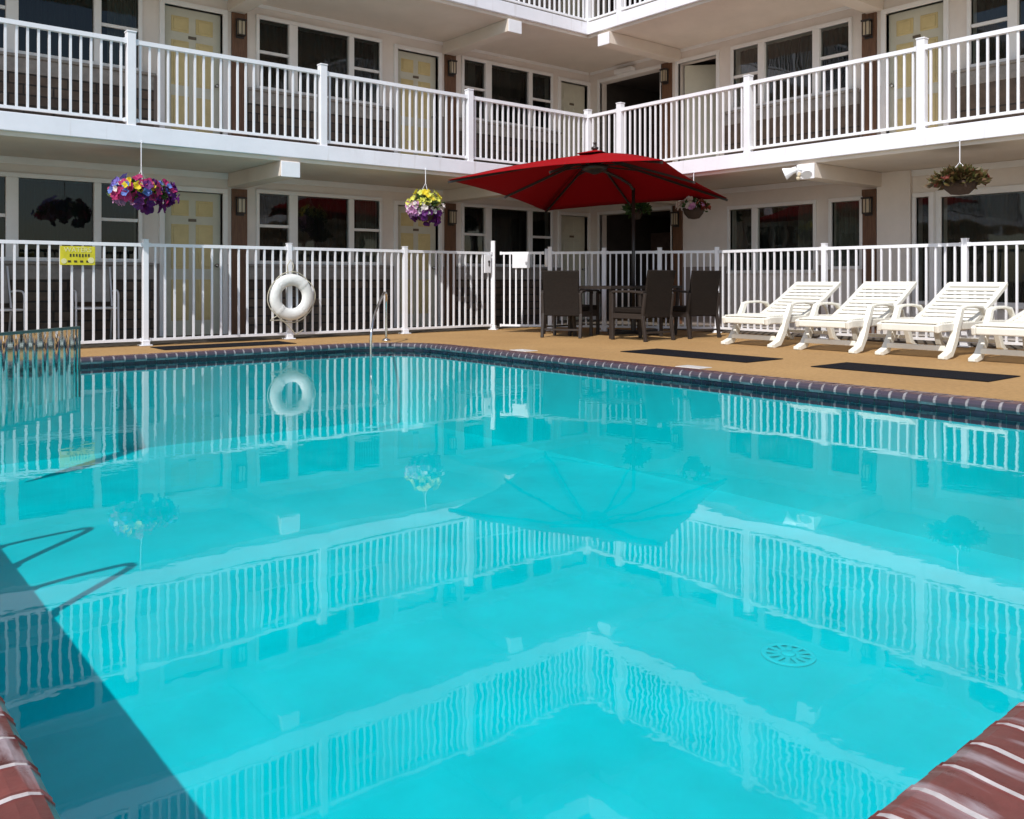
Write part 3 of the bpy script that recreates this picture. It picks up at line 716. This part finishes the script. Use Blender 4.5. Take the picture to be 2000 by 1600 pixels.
# ------------------------------------------------------------------ life ring
def life_ring():
    root = thing('life_ring', 'white life ring with rope hanging on the left fence', 'life ring', (-5.275, .215, .565), 0)
    mb = MB(); n, k = 48, 14; R0, r0 = .231, .079
    for i in range(n):
        a = 2*math.pi*i/n
        for j in range(k):
            b_ = 2*math.pi*j/k; rr = R0+r0*math.cos(b_); mb.v.append((rr*math.cos(a), .62*r0*math.sin(b_), rr*math.sin(a)))
    for i in range(n):
        for j in range(k): mb.f.append((i*k+j, i*k+(j+1) % k, ((i+1) % n)*k+(j+1) % k, ((i+1) % n)*k+j))
    O('ring', mb, 'foam', root, smooth=True)
    rp = MB(); pts = []
    for i in range(65):
        a = 2*math.pi*i/64+math.pi/4; sag = abs(math.sin(2*(a-math.pi/4))); rr = R0+r0+.006+.022*sag
        pts.append((rr*math.cos(a), -.01-.01*math.sin(5*a), rr*math.sin(a)))
    rp.tube(pts, .007, 6, cap=False)
    rp.tube([(.02, .02, .31), (.03, .0, .42), (.0, .02, .50), (-.06, .0, .42), (-.05, 0, .31)], .008, 6)
    rp.tube([(-.2, -.02, -.24), (-.28, -.01, -.28), (-.3, 0, -.30), (-.16, -.02, -.30), (-.10, 0, -.33), (0, -.03, -.44), (.05, -.02, -.5), (.16, -.02, -.44)], .008, 6)
    O('rope', rp, 'rope', root, smooth=True)
    bb = MB()
    for q in range(4):
        bb = MB(); a = math.pi/4+q*math.pi/2; pts = []
        for j in range(13):
            b_ = 2*math.pi*j/12; rr = R0+(r0+.003)*math.cos(b_); pts.append((rr*math.cos(a), (.62*r0+.003)*math.sin(b_), rr*math.sin(a)))
        bb.ribbon(pts, .035, .003, (-math.sin(a), 0, math.cos(a)))
        O('band', bb, 'foam', root)
life_ring()

# ------------------------------------------------------------------ umbrella (offset mast)
def umbrella():
    NL, NR, FR, FL = [Vector(p) for p in ((-3.62, -1.04, 2.13), (-2.50, -3.81, 2.20), (.21, -2.71, 1.99), (-.91, .06, 1.92))]
    ap = Vector((-1.68, -1.86, 2.57))
    root = thing('patio_umbrella', 'large square red canvas umbrella over the brown patio set', 'umbrella', (-.80, -1.78, 0))
    off = Vector(root.location)
    cs = [NL, NR, FR, FL]
    n = 12; mb = MB(); up = Vector((0, 0, 1))
    for i in range(4):
        A_, B_ = cs[i], cs[(i+1) % 4]; b0 = len(mb.v)
        for r_ in range(n+1):
            k = r_/n
            for c in range(n+1):
                q = c/n; edge = A_.lerp(B_, q); p = ap.lerp(edge, k)
                sag = (.055 if i == 0 else -.012)*math.sin(math.pi*q)*k*k + .035*math.sin(math.pi*k)*(abs(q-.5)*2)
                rimcurve = (ap-edge)*(.05*math.sin(math.pi*q)*k)
                mb.v.append(tuple(p+up*sag+rimcurve-off))
        for r_ in range(n):
            for c in range(n): mb.f.append((b0+r_*(n+1)+c, b0+r_*(n+1)+c+1, b0+(r_+1)*(n+1)+c+1, b0+(r_+1)*(n+1)+c))
    # one closed thin cloth: solidify gives it thickness
    o = O('canopy', mb, 'canvas', root, smooth=True); md = o.modifiers.new('t', 'SOLIDIFY'); md.thickness = .004; md.offset = -1
    # vent cap
    mb = MB()
    for i in range(4):
        A_ = ap.lerp(cs[i], .13)+up*.05; B_ = ap.lerp(cs[(i+1) % 4], .13)+up*.05; mb.face([ap+up*.055-off, A_-off, B_-off])
    v = O('vent_cap', mb, 'canvas', root); md = v.modifiers.new('t', 'SOLIDIFY'); md.thickness = .004
    hub = ap-up*.17
    mids = [(cs[i]+cs[(i+1) % 4])/2 for i in range(4)]
    for e in cs+[m_+(ap-m_)*.03 for m_ in mids]:
        rb_ = MB(); rb_.obox(ap-up*.03-off, e-up*.028-off, .018, .03); rr = O('rib', rb_, 'dark', root)
        st = MB(); t_ = ap.lerp(e, .30)-up*.04; st.obox(hub-off, t_-off, .014, .02); O('strut', st, 'dark', rr)
    mb = MB(); mb.lathe([(.03, -.29), (.16, -.24), (.19, -.21), (.19, -.17), (.05, -.14), (.03, .05), (.05, .06), (.05, .09), (.02, .10), (.02, .14), (.03, .15), (.0, .17)], 16, tuple(ap-off)); O('hub', mb, 'dark', root, smooth=True)
    # mast and arm
    ms = MB(); mx, my = root.location.x, root.location.y
    ms.tube([(0, 0, .05), (0, 0, 2.15)], .026, 12); O('mast', ms, 'dark', root, smooth=True)
    ar = MB(); h0 = ap-up*.19-off
    ar.tube([(0, 0, 2.0), (0, 0, 2.12), (-.08, 0, 2.2), (h0.x*.35, h0.y*.35, 2.27), tuple(h0)], .022, 10); O('arm', ar, 'dark', root, smooth=True)
    bs = MB(); bs.box(-.5, .5, -.035, .035, 0.002, .05); bs.box(-.035, .035, -.5, -.035, .002, .048); bs.box(-.035, .035, .035, .5, .002, .048)
    bs.tube([(0, 0, .05), (0, 0, .30)], .04, 14); O('base', bs, 'dark', root)
umbrella()

# ------------------------------------------------------------------ patio set
M['weave'] = None
def wicker_mat():
    m, t, b = newmat('woven_brown_wicker'); tc = t.nodes.new('ShaderNodeTexCoord')
    ch = t.nodes.new('ShaderNodeTexBrick'); ch.inputs['Scale'].default_value = 1; ch.inputs['Brick Width'].default_value = .03; ch.inputs['Row Height'].default_value = .011
    ch.inputs['Mortar Size'].default_value = .0025; ch.inputs['Color1'].default_value = (.024, .017, .013, 1); ch.inputs['Color2'].default_value = (.015, .010, .008, 1); ch.inputs['Mortar'].default_value = (.01, .007, .005, 1)
    mp = t.nodes.new('ShaderNodeMapping'); mp.inputs['Rotation'].default_value = (R(90), 0, 0); t.links.new(tc.outputs['Object'], mp.inputs[0]); t.links.new(mp.outputs[0], ch.inputs['Vector'])
    t.links.new(ch.outputs['Color'], b.inputs['Base Color']); b.inputs['Roughness'].default_value = .7; b.inputs['Specular IOR Level'].default_value = .2
    bp = t.nodes.new('ShaderNodeBump'); bp.invert = True; bp.inputs['Strength'].default_value = .7; bp.inputs['Distance'].default_value = .004
    t.links.new(ch.outputs['Fac'], bp.inputs['Height']); t.links.new(bp.outputs[0], b.inputs['Normal'])
    return m
M['weave'] = wicker_mat()
def patio_chair(label, loc, rz):
    """faces local +y; origin at floor centre"""
    root = thing('patio_chair', label, 'chair', loc, rz, 'wicker chairs round the patio table')
    W, D = .27, .28
    s_ = MB(); s_.box(-W+.02, W-.02, -D+.03, D, .36, .43); O('seat', s_, 'weave', root, bevel=.015)
    bk = MB(); pts = []
    for z in (.30, .40, .52, .66, .80, .92): pts.append((0, -D+.02-.09*((z-.3)/.62)**1.6, z))
    bk.ribbon(pts, [.50, .50, .50, .51, .52, .53], .035, (1, 0, 0)); O('backrest', bk, 'weave', root, bevel=.01)
    for sx in (-1, 1):
        a = MB(); a.ribbon([(sx*W, -D-.0, .63), (sx*W, -.05, .645), (sx*W, D-.02, .64), (sx*W, D+.02, .60)], .05, .03, (1, 0, 0)); O('armrest', a, 'wick', root, bevel=.006)
        g = MB(); g.obox((sx*W, D-.01, 0), (sx*W, D-.01, .615), .042, .042, up=(0, 1, 0)); O('leg', g, 'wick', root, bevel=.006)
        g = MB(); g.obox((sx*W, -D-.03, 0), (sx*W, -D+.02, .33), .042, .042, up=(0, 1, 0)); g.obox((sx*W, -D+.02, .33), (sx*W, -D-.02, .62), .036, .036, up=(0, 1, 0)); O('leg', g, 'wick', root, bevel=.006)
    ap_ = MB(); ap_.box(-W+.02, W-.02, D-.025, D-.002, .27, .36)
    for sx in (-1, 1): ap_.box(sx*W-.012, sx*W+.012, -D+.03, D-.03, .29, .355)
    ap_.box(-W+.02, W-.02, -D+.0, -D+.02, .10, .125); O('apron', ap_, 'wick', root)
    return root
TX, TY = -1.22, -2.02
th_ = math.atan2(.634, .7733)
patio_chair('brown wicker chair at the left end of the patio table, nearest the pool corner', (-2.02, -1.66, 0), -th_-.35)
patio_chair('brown wicker chair nearest the pool, side and arm in view before the table', (-1.70, -2.76, 0), R(0))
patio_chair('brown wicker chair closest to the first sun lounger, rightmost of the patio set', (-.78, -2.80, 0), R(-8))
patio_chair('brown wicker chair on the fence side of the patio table, mostly hidden', (-1.62, -1.32, 0), R(178))
tb = thing('patio_table', 'dark glass topped patio table under the red umbrella', 'table', (TX, TY, 0))
mb = MB(); mb.box(-.72, .72, -.40, .40, .695, .703); O('glass_top', mb, 'tabletop', tb, bevel=.002)
mb = MB(); mb.box(-.74, .74, -.42, -.402, .67, .71); mb.box(-.74, .74, .402, .42, .67, .71); mb.box(-.74, -.722, -.402, .402, .67, .71); mb.box(.722, .74, -.402, .402, .67, .71)
O('table_frame', mb, 'wick', tb, bevel=.004)
for sx in (-1, 1):
    for sy in (-1, 1): mb = MB(); mb.obox((sx*.66, sy*.35, 0), (sx*.69, sy*.38, .67), .04, .04, up=(0, 1, 0)); O('leg', mb, 'wick', tb, bevel=.004)

# ------------------------------------------------------------------ sun loungers
def lounger(label, loc, top=(1.63, .755), rz=0):
    """x runs from the foot end to the head; origin on the floor at the foot end"""
    root = thing('sun_lounger', label, 'sun lounger', loc, rz, 'white slatted sun loungers in a row')
    HW = .33; hx = .80
    fr = MB()
    for sy in (-1, 1):
        fr.ribbon([(.0, sy*(HW-.03), .300), (.06, sy*(HW-.02), .315), (.5, sy*(HW-.02), .318), (1.2, sy*(HW-.02), .318), (1.55, sy*(HW-.02), .31)], .045, .085, (0, 1, 0))
    fr.box(.0, .05, -HW+.05, HW-.05, .27, .345); fr.box(1.50, 1.55, -HW+.04, HW-.04, .27, .34); fr.box(.62, .66, -HW+.04, HW-.04, .27, .33)
    O('frame', fr, 'plastic', root, bevel=.012)
    se = MB(); x = .03; i = 0
    while x < hx-.05:
        z = .352+.012*math.sin((x/hx)*math.pi); se.box(x, x+.062, -HW+.03, HW-.03, z, z+.014); x += .088
    O('seat_slats', se, 'plastic', root, bevel=.004)
    h0 = Vector((hx, 0, .345)); h1 = Vector((top[0], 0, top[1])); dr = (h1-h0).normalized(); Lb = (h1-h0).length; nv = Vector((-dr.z, 0, dr.x))
    bk = MB()
    for sy in (-1, 1): bk.ribbon([tuple(h0+Vector((0, sy*(HW-.025), 0))), tuple(h0+dr*Lb*.5+Vector((0, sy*(HW-.025), 0))-nv*.012), tuple(h0+dr*Lb*.97+Vector((0, sy*(HW-.03), 0)))], .05, .05, (0, 1, 0))
    bk.obox(tuple(h0+dr*(Lb-.05)-Vector((0, HW-.01, 0))), tuple(h0+dr*(Lb-.05)+Vector((0, HW-.01, 0))), .10, .04, up=tuple(nv))
    x = .03; 
    while x < Lb-.14:
        c = h0+dr*(x+.03)-nv*.006*math.sin(math.pi*x/Lb); bk.obox(tuple(c-Vector((0, HW-.04, 0))), tuple(c+Vector((0, HW-.04, 0))), .062, .014, up=tuple(nv)); x += .09
    O('backrest', bk, 'plastic', root, bevel=.006)
    pr_ = MB()
    for sy in (-1, 1):
        q = h0+dr*Lb*.55; pr_.ribbon([(q.x, sy*.24, q.z-.03), ((q.x+1.5)/2+.04, sy*.24, (q.z+.28)/2), (1.45, sy*.24, .30)], .03, .03, (0, 1, 0))
    pr_.obox((h0.x+dr.x*Lb*.55, -.24, h0.z+dr.z*Lb*.55-.03), (h0.x+dr.x*Lb*.55, .24, h0.z+dr.z*Lb*.55-.03), .03, .03)
    O('back_prop', pr_, 'plastic', root, bevel=.004)
    for sy in (-1, 1):
        y = sy*(HW+.002)
        lg = MB(); lg.ribbon([(.47, y, .50), (.42, y, .40), (.36, y, .30), (.30, y, .17), (.20, y, .05), (.08, y, .02), (.03, y, .022)], [.05, .055, .06, .065, .075, .08, .06], [.07, .075, .085, .085, .075, .05, .035], (0, 1, 0)); O('front_leg', lg, 'plastic', root, bevel=.008)
        am = MB(); am.ribbon([(.47, y, .495), (.54, y, .515), (.75, y, .52), (.93, y, .50), (1.0, y, .43), (1.03, y, .33)], [.05, .06, .065, .06, .05, .05], [.04, .028, .026, .03, .045, .05], (0, 1, 0)); O('armrest', am, 'plastic', root, bevel=.008)
        lg = MB(); lg.ribbon([(1.36, y*.96, .31), (1.35, y*.98, .2), (1.40, y, .07), (1.48, y, .02), (1.54, y, .022)], [.06, .06, .065, .07, .05], [.10, .08, .07, .05, .035], (0, 1, 0)); O('rear_leg', lg, 'plastic', root, bevel=.008)
    br = MB(); br.box(.16, .20, -HW+.03, HW-.03, .075, .13); O('leg_brace', br, 'plastic', root, bevel=.006)
    br = MB(); br.box(1.40, 1.44, -HW+.03, HW-.03, .10, .14); O('leg_brace', br, 'plastic', root, bevel=.006)
    return root
lounger('white slatted sun lounger with raised back, leftmost of the row beside the patio set', (-1.60, -4.30, 0))
lounger('white slatted sun lounger with raised back, second along from the patio set', (-1.62, -5.33, 0), top=(1.61, .76), rz=R(1.2))
lounger('white slatted sun lounger with raised back, third along from the patio set', (-1.58, -6.27, 0), rz=R(-.8))
lounger('white sun lounger with its back lowered, cut by the right picture edge', (-1.62, -7.24, 0), top=(1.74, .58))

# ------------------------------------------------------------------ hanging baskets
def blossom(mb, c, nrm, r, rnd, pet=5, cup=.35):
    nrm = nrm.normalized(); x = nrm.cross(Vector((.3, .2, 1))).normalized(); y = nrm.cross(x); a0 = rnd.uniform(0, 6.28); b0 = len(mb.v)
    mb.v.append(tuple(c-nrm*r*.15)); k = pet*4
    for i in range(k):
        a = a0+2*math.pi*i/k; rr = r*(.78+.22*abs(math.cos(pet*(a-a0)/2)))*rnd.uniform(.9, 1.08)
        for q, h in ((.55, cup*.45), (1, cup+.12*math.sin(3*a)+rnd.uniform(-.1, .1))):
            mb.v.append(tuple(c+(x*math.cos(a)+y*math.sin(a))*rr*q+nrm*r*h))
    for i in range(k):
        j = (i+1) % k; mb.f.append((b0, b0+1+2*i, b0+1+2*j)); mb.f.append((b0+1+2*i, b0+2+2*i, b0+2+2*j, b0+1+2*j))
def leafq(mb, c, d, r, rnd):
    d = d.normalized(); s_ = d.cross(Vector((rnd.uniform(-1, 1), rnd.uniform(-1, 1), rnd.uniform(-.4, 1)))).normalized(); n_ = d.cross(s_)
    mb.face([c, c+d*r*.5+s_*r*.28+n_*r*.1, c+d*r, c+d*r*.5-s_*r*.28+n_*r*.1])
def basket(name, label, loc, ztop, rad, hgt, groups, leaf='leaf', nleaf=260, pot=.6, pot_h=.6, seed=1, drop=.5, spiky=False, lean=(0, 0)):
    rnd = random.Random(seed); root = thing(name, label, 'hanging basket', loc, 0, 'hanging flower baskets')
    wr = MB(); top = ztop-loc[2]
    wr.tube([(0, 0, top), (0, 0, hgt*.95)], .006, 6)
    wr.tube([(0, 0, top), (.012, 0, top+.01), (0, 0, top+.02)], .012, 6)
    for k in range(3):
        a = k*2.1+.4; wr.tube([(0, 0, hgt*.95), (rad*pot*math.cos(a), rad*pot*math.sin(a), 0)], .0035, 5)
    O('hanger', wr, 'metal', root)
    pt = MB(); pr_ = rad*pot; pt.lathe([(.02, -hgt*pot_h), (pr_*.5, -hgt*pot_h*.93), (pr_*.85, -hgt*pot_h*.5), (pr_, 0), (pr_*.92, 0), (pr_*.8, -.04)], 20); O('pot', pt, 'coir', root, smooth=True)
    lf = MB()
    for i in range(nleaf):
        a = rnd.uniform(0, 6.283); el = rnd.uniform(-.9*drop, 1.3); rr = rad*rnd.uniform(.35, .95)
        d = Vector((math.cos(a)*math.cos(el), math.sin(a)*math.cos(el), math.sin(el)*.8))
        c = Vector((d.x*rr, d.y*rr, d.z*hgt*.55*rr/rad+ (lean[0]*d.x+lean[1]*d.y)))
        leafq(lf, c, d+Vector((rnd.uniform(-.6, .6), rnd.uniform(-.6, .6), rnd.uniform(-.5, .6))), (.11 if spiky else .075)*rnd.uniform(.7, 1.3), rnd)
    O('foliage', lf, leaf, root)
    for gi, (mname, cnt, r0, zlo, zhi, side) in enumerate(groups):
        fb = MB()
        for i in range(cnt):
            a = rnd.uniform(0, 6.283) if side is None else side[0]+rnd.uniform(-side[1], side[1]); h = rnd.uniform(zlo, zhi)
            rr = rad*math.sqrt(max(.08, 1-(h*.9)**2))*rnd.uniform(.82, 1.08)*(1+.16*math.sin(3*a+seed)+.10*math.sin(7*a+2*seed))
            c = Vector((math.cos(a)*rr, math.sin(a)*rr, h*hgt*(.56+.14*math.sin(4*a+seed)))); n_ = Vector((math.cos(a), math.sin(a), h*.8+.15))
            blossom(fb, c, n_+Vector((rnd.uniform(-.4, .4), rnd.uniform(-.4, .4), rnd.uniform(-.4, .4))), r0*rnd.uniform(.75, 1.25), rnd)
        O('flowers', fb, mname, root)
    return root
# side angle helper: the camera lies towards angle CA from the baskets, left of the picture is CA - 90 deg
CA = math.atan2(-.773, -.634); LFT = CA-math.pi/2; RGT = CA+math.pi/2
basket('flower_basket', 'big hanging basket of purple, magenta and yellow flowers before the lower left door', (-7.26, -.02, 1.80), F2-.2, .345, .29,
       [('p_purple', 40, .070, -.9, .5, (RGT+.3, 1.6)), ('p_magenta', 36, .062, -.7, .8, None), ('p_violet', 26, .06, .1, .95, (LFT, .9)), ('p_yellow', 14, .05, .0, 1, (CA, 1.2)), ('p_blue', 14, .045, -.2, .8, (CA+.4, 1.0)), ('p_pink', 24, .045, -.6, .3, (LFT, .9)), ('p_white', 12, .035, .0, 1, None)], nleaf=420, pot=.42, pot_h=.42, seed=3)
basket('flower_basket', 'hanging basket with yellow flowers on top of purple ones left of the red umbrella', (-3.30, -.02, 1.86), F2-.2, .235, .36,
       [('p_lemon', 50, .045, .15, 1.0, None), ('p_yellow', 20, .042, .4, 1.0, None), ('p_purple', 44, .055, -.95, -.35, None), ('p_pink', 26, .06, -.7, .1, (LFT+.3, .9)), ('p_white', 30, .034, -.5, .15, (CA+.4, 1.3))], nleaf=200, pot=.7, seed=5)
basket('flower_basket', 'small round hanging basket with white and red flowers behind the umbrella tip', (-.02, -2.27, 1.86), F2-.2, .20, .26,
       [('p_white', 22, .05, .1, .9, (LFT, 1.1)), ('p_red', 16, .05, .0, .9, (RGT, 1.2)), ('p_pink', 6, .045, -.1, .3, (CA, .5))], nleaf=90, pot=.82, pot_h=.62, seed=8)
basket('plant_basket', 'hanging bowl of bronze and green leaves at the far right under the balcony', (-.02, -6.12, 1.92), F2-.2, .27, .24,
       [('p_red', 22, .028, -.2, .8, None)], leaf='rust', nleaf=620, pot=.72, pot_h=.62, seed=11, drop=.15, spiky=True)
basket('fern_basket', 'hanging green trailing plant by the dark doorway behind the umbrella mast', (.62, -.55, 1.98), F2-.25, .18, .28, [('p_lemon', 6, .03, .1, .8, None)], nleaf=240, pot=.6, seed=13, spiky=True)

# ------------------------------------------------------------------ floodlight on the beam end of the right wing
fl_ = thing('floodlight', 'white twin floodlight fixed on the beam end above the sun loungers', 'floodlight', (-.04, -4.14, 2.23))
mb = MB(); mb.tube([(-.0, 0, .02), (-.03, 0, .02)], .05, 16); O('mount', mb, 'metal', fl_, smooth=False)
def head(p, d, r0, r1, L_):
    p = Vector(p); d = Vector(d).normalized(); m1 = MB(); m1.tube([p, p+d*L_*.4, p+d*L_], [r0, r0*1.15, r1], 14); m1.tube([(-.03, p.y*.4, .02), tuple(p)], .014, 8); return m1
h = O('lamp_head', head((-.08, .07, .03), (-.45, .8, -.35), .04, .085, .17), 'metal', fl_, bevel=.004)
g = MB(); g.tube([(-.08-.45*.172, .07+.8*.172, .03-.35*.172), (-.08-.45*.176, .07+.8*.176, .03-.35*.176)], .07, 14); O('lens', g, 'lampglass', h)
O('lamp_head', head((-.07, -.05, .02), (-.5, -.45, -.6), .035, .07, .13), 'metal', fl_, bevel=.004)
mb = MB(); mb.tube([(-.06, .04, -.02), (-.08, .05, -.08)], [.025, .022], 12); mb.tube([(-.08, .05, -.08), (-.085, .05, -.12)], [.03, .02], 12); O('sensor', mb, 'lampglass', fl_, smooth=True)

# ------------------------------------------------------------------ painted shadow patches, markers
def shadow_patch(label, x0, x1, y0, y1):
    mb = MB(); mb.box(x0, x1, y0, y1, .002, .008); tag(O('deck_shadow_patch', mb, 'mat', bevel=.003), label, 'mat', 'painted shadow patches along the pool edge')  # thin dark sheet standing in for a cast shadow on the deck
shadow_patch('long dark shadow patch painted on the deck in front of the patio table', -3.33, -2.72, -5.58, -3.92)
shadow_patch('long dark shadow patch painted on the deck in front of the last two loungers', -3.20, -2.58, -7.72, -6.18)
shadow_patch('long dark shadow patch painted on the deck below the life ring', -7.15, -5.55, -.52, .02)
for y, lb in ((-3.12, 'white tile set flat behind the coping left of the patio set'), (-5.52, 'white tile set flat behind the coping before the first lounger')):
    mb = MB(); mb.box(-4.14, -3.96, y-.14, y+.14, .001, .006); tag(O('depth_marker', mb, 'tilew', bevel=.002), lb, 'tile', 'white marker tiles along the pool')

# main drain on the pool floor
dr_ = thing('pool_drain', 'round pale drain grate on the pool floor near the right front', 'drain', (-6.76, -8.27, PB))
M['draincover'] = mat('pale_aqua_plastic', (.12, .60, .62), .5)
mb = MB(); mb.lathe([(.125, .003), (.125, .008), (.112, .011), (.10, .008)], 32, cap=False)
for i in range(6):
    a = i*math.pi/6; mb.obox((-.105*math.cos(a), -.105*math.sin(a), .007+.0003*i), (.105*math.cos(a), .105*math.sin(a), .007+.0003*i), .022, .004)
O('grate', mb, 'draincover', dr_)
mb = MB(); mb.lathe([(.035, .011), (.03, .015), (.0, .016)], 18); O('drain_cap', mb, 'draincover', dr_, smooth=True)

# ------------------------------------------------------------------ handrails
hr = thing('pool_handrail', 'bent steel handrail going down into the water at the far corner of the pool', 'handrail')
def smooth_path(pts, n=6):
    P_ = [Vector(p) for p in pts]; out = []
    for i in range(len(P_)-1):
        p0 = P_[max(i-1, 0)]; p1 = P_[i]; p2 = P_[i+1]; p3 = P_[min(i+2, len(P_)-1)]
        for k in range(n):
            t = k/n; out.append(.5*((2*p1)+(-p0+p2)*t+(2*p0-5*p1+4*p2-p3)*t*t+(-p0+3*p1-3*p2+p3)*t**3))
    out.append(P_[-1]); return out
mb = MB(); mb.tube(smooth_path([(-4.42, -.78, .0), (-4.42, -.78, .48), (-4.48, -.88, .60), (-4.62, -1.05, .62), (-4.95, -1.42, .42), (-5.12, -1.62, .24), (-5.16, -1.66, .0), (-5.16, -1.66, -.9)]), .016, 12); O('rail', mb, 'steel', hr, smooth=True)
mb = MB(); mb.lathe([(.055, .002), (.055, .014), (.03, .03)], 18, (-4.42, -.78, 0)); O('flange', mb, 'steel', hr, smooth=True)
for k, (y0, lb) in enumerate(((-4.60, 'steel arched grab rail on the left pool edge, farther of two'), (-5.61, 'steel arched grab rail on the left pool edge, nearer of two'))):
    g_ = thing('grab_rail', lb, 'grab rail', (-10.07, y0, 0), 0, 'grab rails on the left pool edge')
    mb = MB(); mb.tube(smooth_path([(-.03, .20, .01), (-.03, .15, .3), (-.02, .05, .66), (0, .0, .73), (0, -.06, .66), (-.03, -.2, .3), (-.03, -.30, .01)]), .026, 10); O('rail', mb, 'steel', g_, smooth=True)
    mb = MB(); mb.lathe([(.055, .012), (.05, .022), (.03, .03)], 14, (-.03, .20, 0)); mb.lathe([(.055, .012), (.05, .022), (.03, .03)], 14, (-.03, -.30, 0)); O('flange', mb, 'steel', g_, smooth=True)

# ------------------------------------------------------------------ clear wavy panel standing in the water at the left
pn = thing('clear_panel', 'low clear wavy plastic panel standing in the water at the left pool end', 'panel')
A_, B_ = Vector((-8.22, -1.32)), Vector((-9.32, -2.30)); d = (B_-A_).normalized(); nr = Vector((d.y, -d.x)); mb = MB(); n = 90; L_ = (B_-A_).length
for side in (0, 1):
    for i in range(n+1):
        x = L_*i/n; off_ = .007*math.sin(x*46+.9*math.sin(x*9))+(.012 if side else 0)
        for z in (-.35, .32): mb.v.append((A_.x+d.x*x+nr.x*off_, A_.y+d.y*x+nr.y*off_, z))
m_ = 2*(n+1)
for i in range(n):
    a = 2*i; mb.f.append((a, a+2, a+3, a+1)); mb.f.append((m_+a, m_+a+1, m_+a+3, m_+a+2)); mb.f.append((a+1, a+3, m_+a+3, m_+a+1)); mb.f.append((a, m_+a, m_+a+2, a+2))
mb.f.append((0, 1, m_+1, m_)); mb.f.append((2*n, m_+2*n, m_+2*n+1, 2*n+1))
O('sheet', mb, 'clear', pn, smooth=False)
mb = MB(); mb.obox((A_.x, A_.y, .33), (B_.x, B_.y, .33), .02, .028); mb.obox((A_.x, A_.y, -.35), (A_.x, A_.y, .315), .012, .016, up=(d.x, d.y, 0)); O('rim', mb, mat('grey_green_plastic', (.09, .12, .11), .3), pn, bevel=.003)

# ------------------------------------------------------------------ two chairs on the walkway behind the left fence
def walkway_chair(label, loc, rz):
    root = thing('walkway_chair', label, 'chair', loc, rz, 'chairs behind the left fence')
    s_ = MB(); s_.box(-.22, .22, -.22, .22, .41, .445); O('seat', s_, 'concrete', root, bevel=.01)
    b_ = MB(); b_.ribbon([(0, .2, .5), (0, .26, .72), (0, .3, .92)], .42, .025, (1, 0, 0)); O('backrest', b_, 'concrete', root, bevel=.01)
    f_ = MB()
    f_.tube([(-.24, -.22, .43), (.24, -.22, .43)], .012, 8)
    for sx in (-1, 1): f_.tube(smooth_path([(sx*.24, -.24, 0), (sx*.24, -.22, .43), (sx*.24, -.2, .62), (sx*.24, .0, .65), (sx*.24, .22, .64)]), .012, 8); f_.tube([(sx*.23, .3, 0), (sx*.23, .2, .45), (sx*.22, .3, .95)], .012, 8)
    O('chair_frame', f_, 'metal', root, smooth=True)
walkway_chair('pale framed chair behind the fence under the large lower window, at the picture edge', (-8.55, 1.2, .012), R(8))
walkway_chair('pale framed chair behind the fence below the yellow notice', (-7.45, 1.25, .012), R(-6))
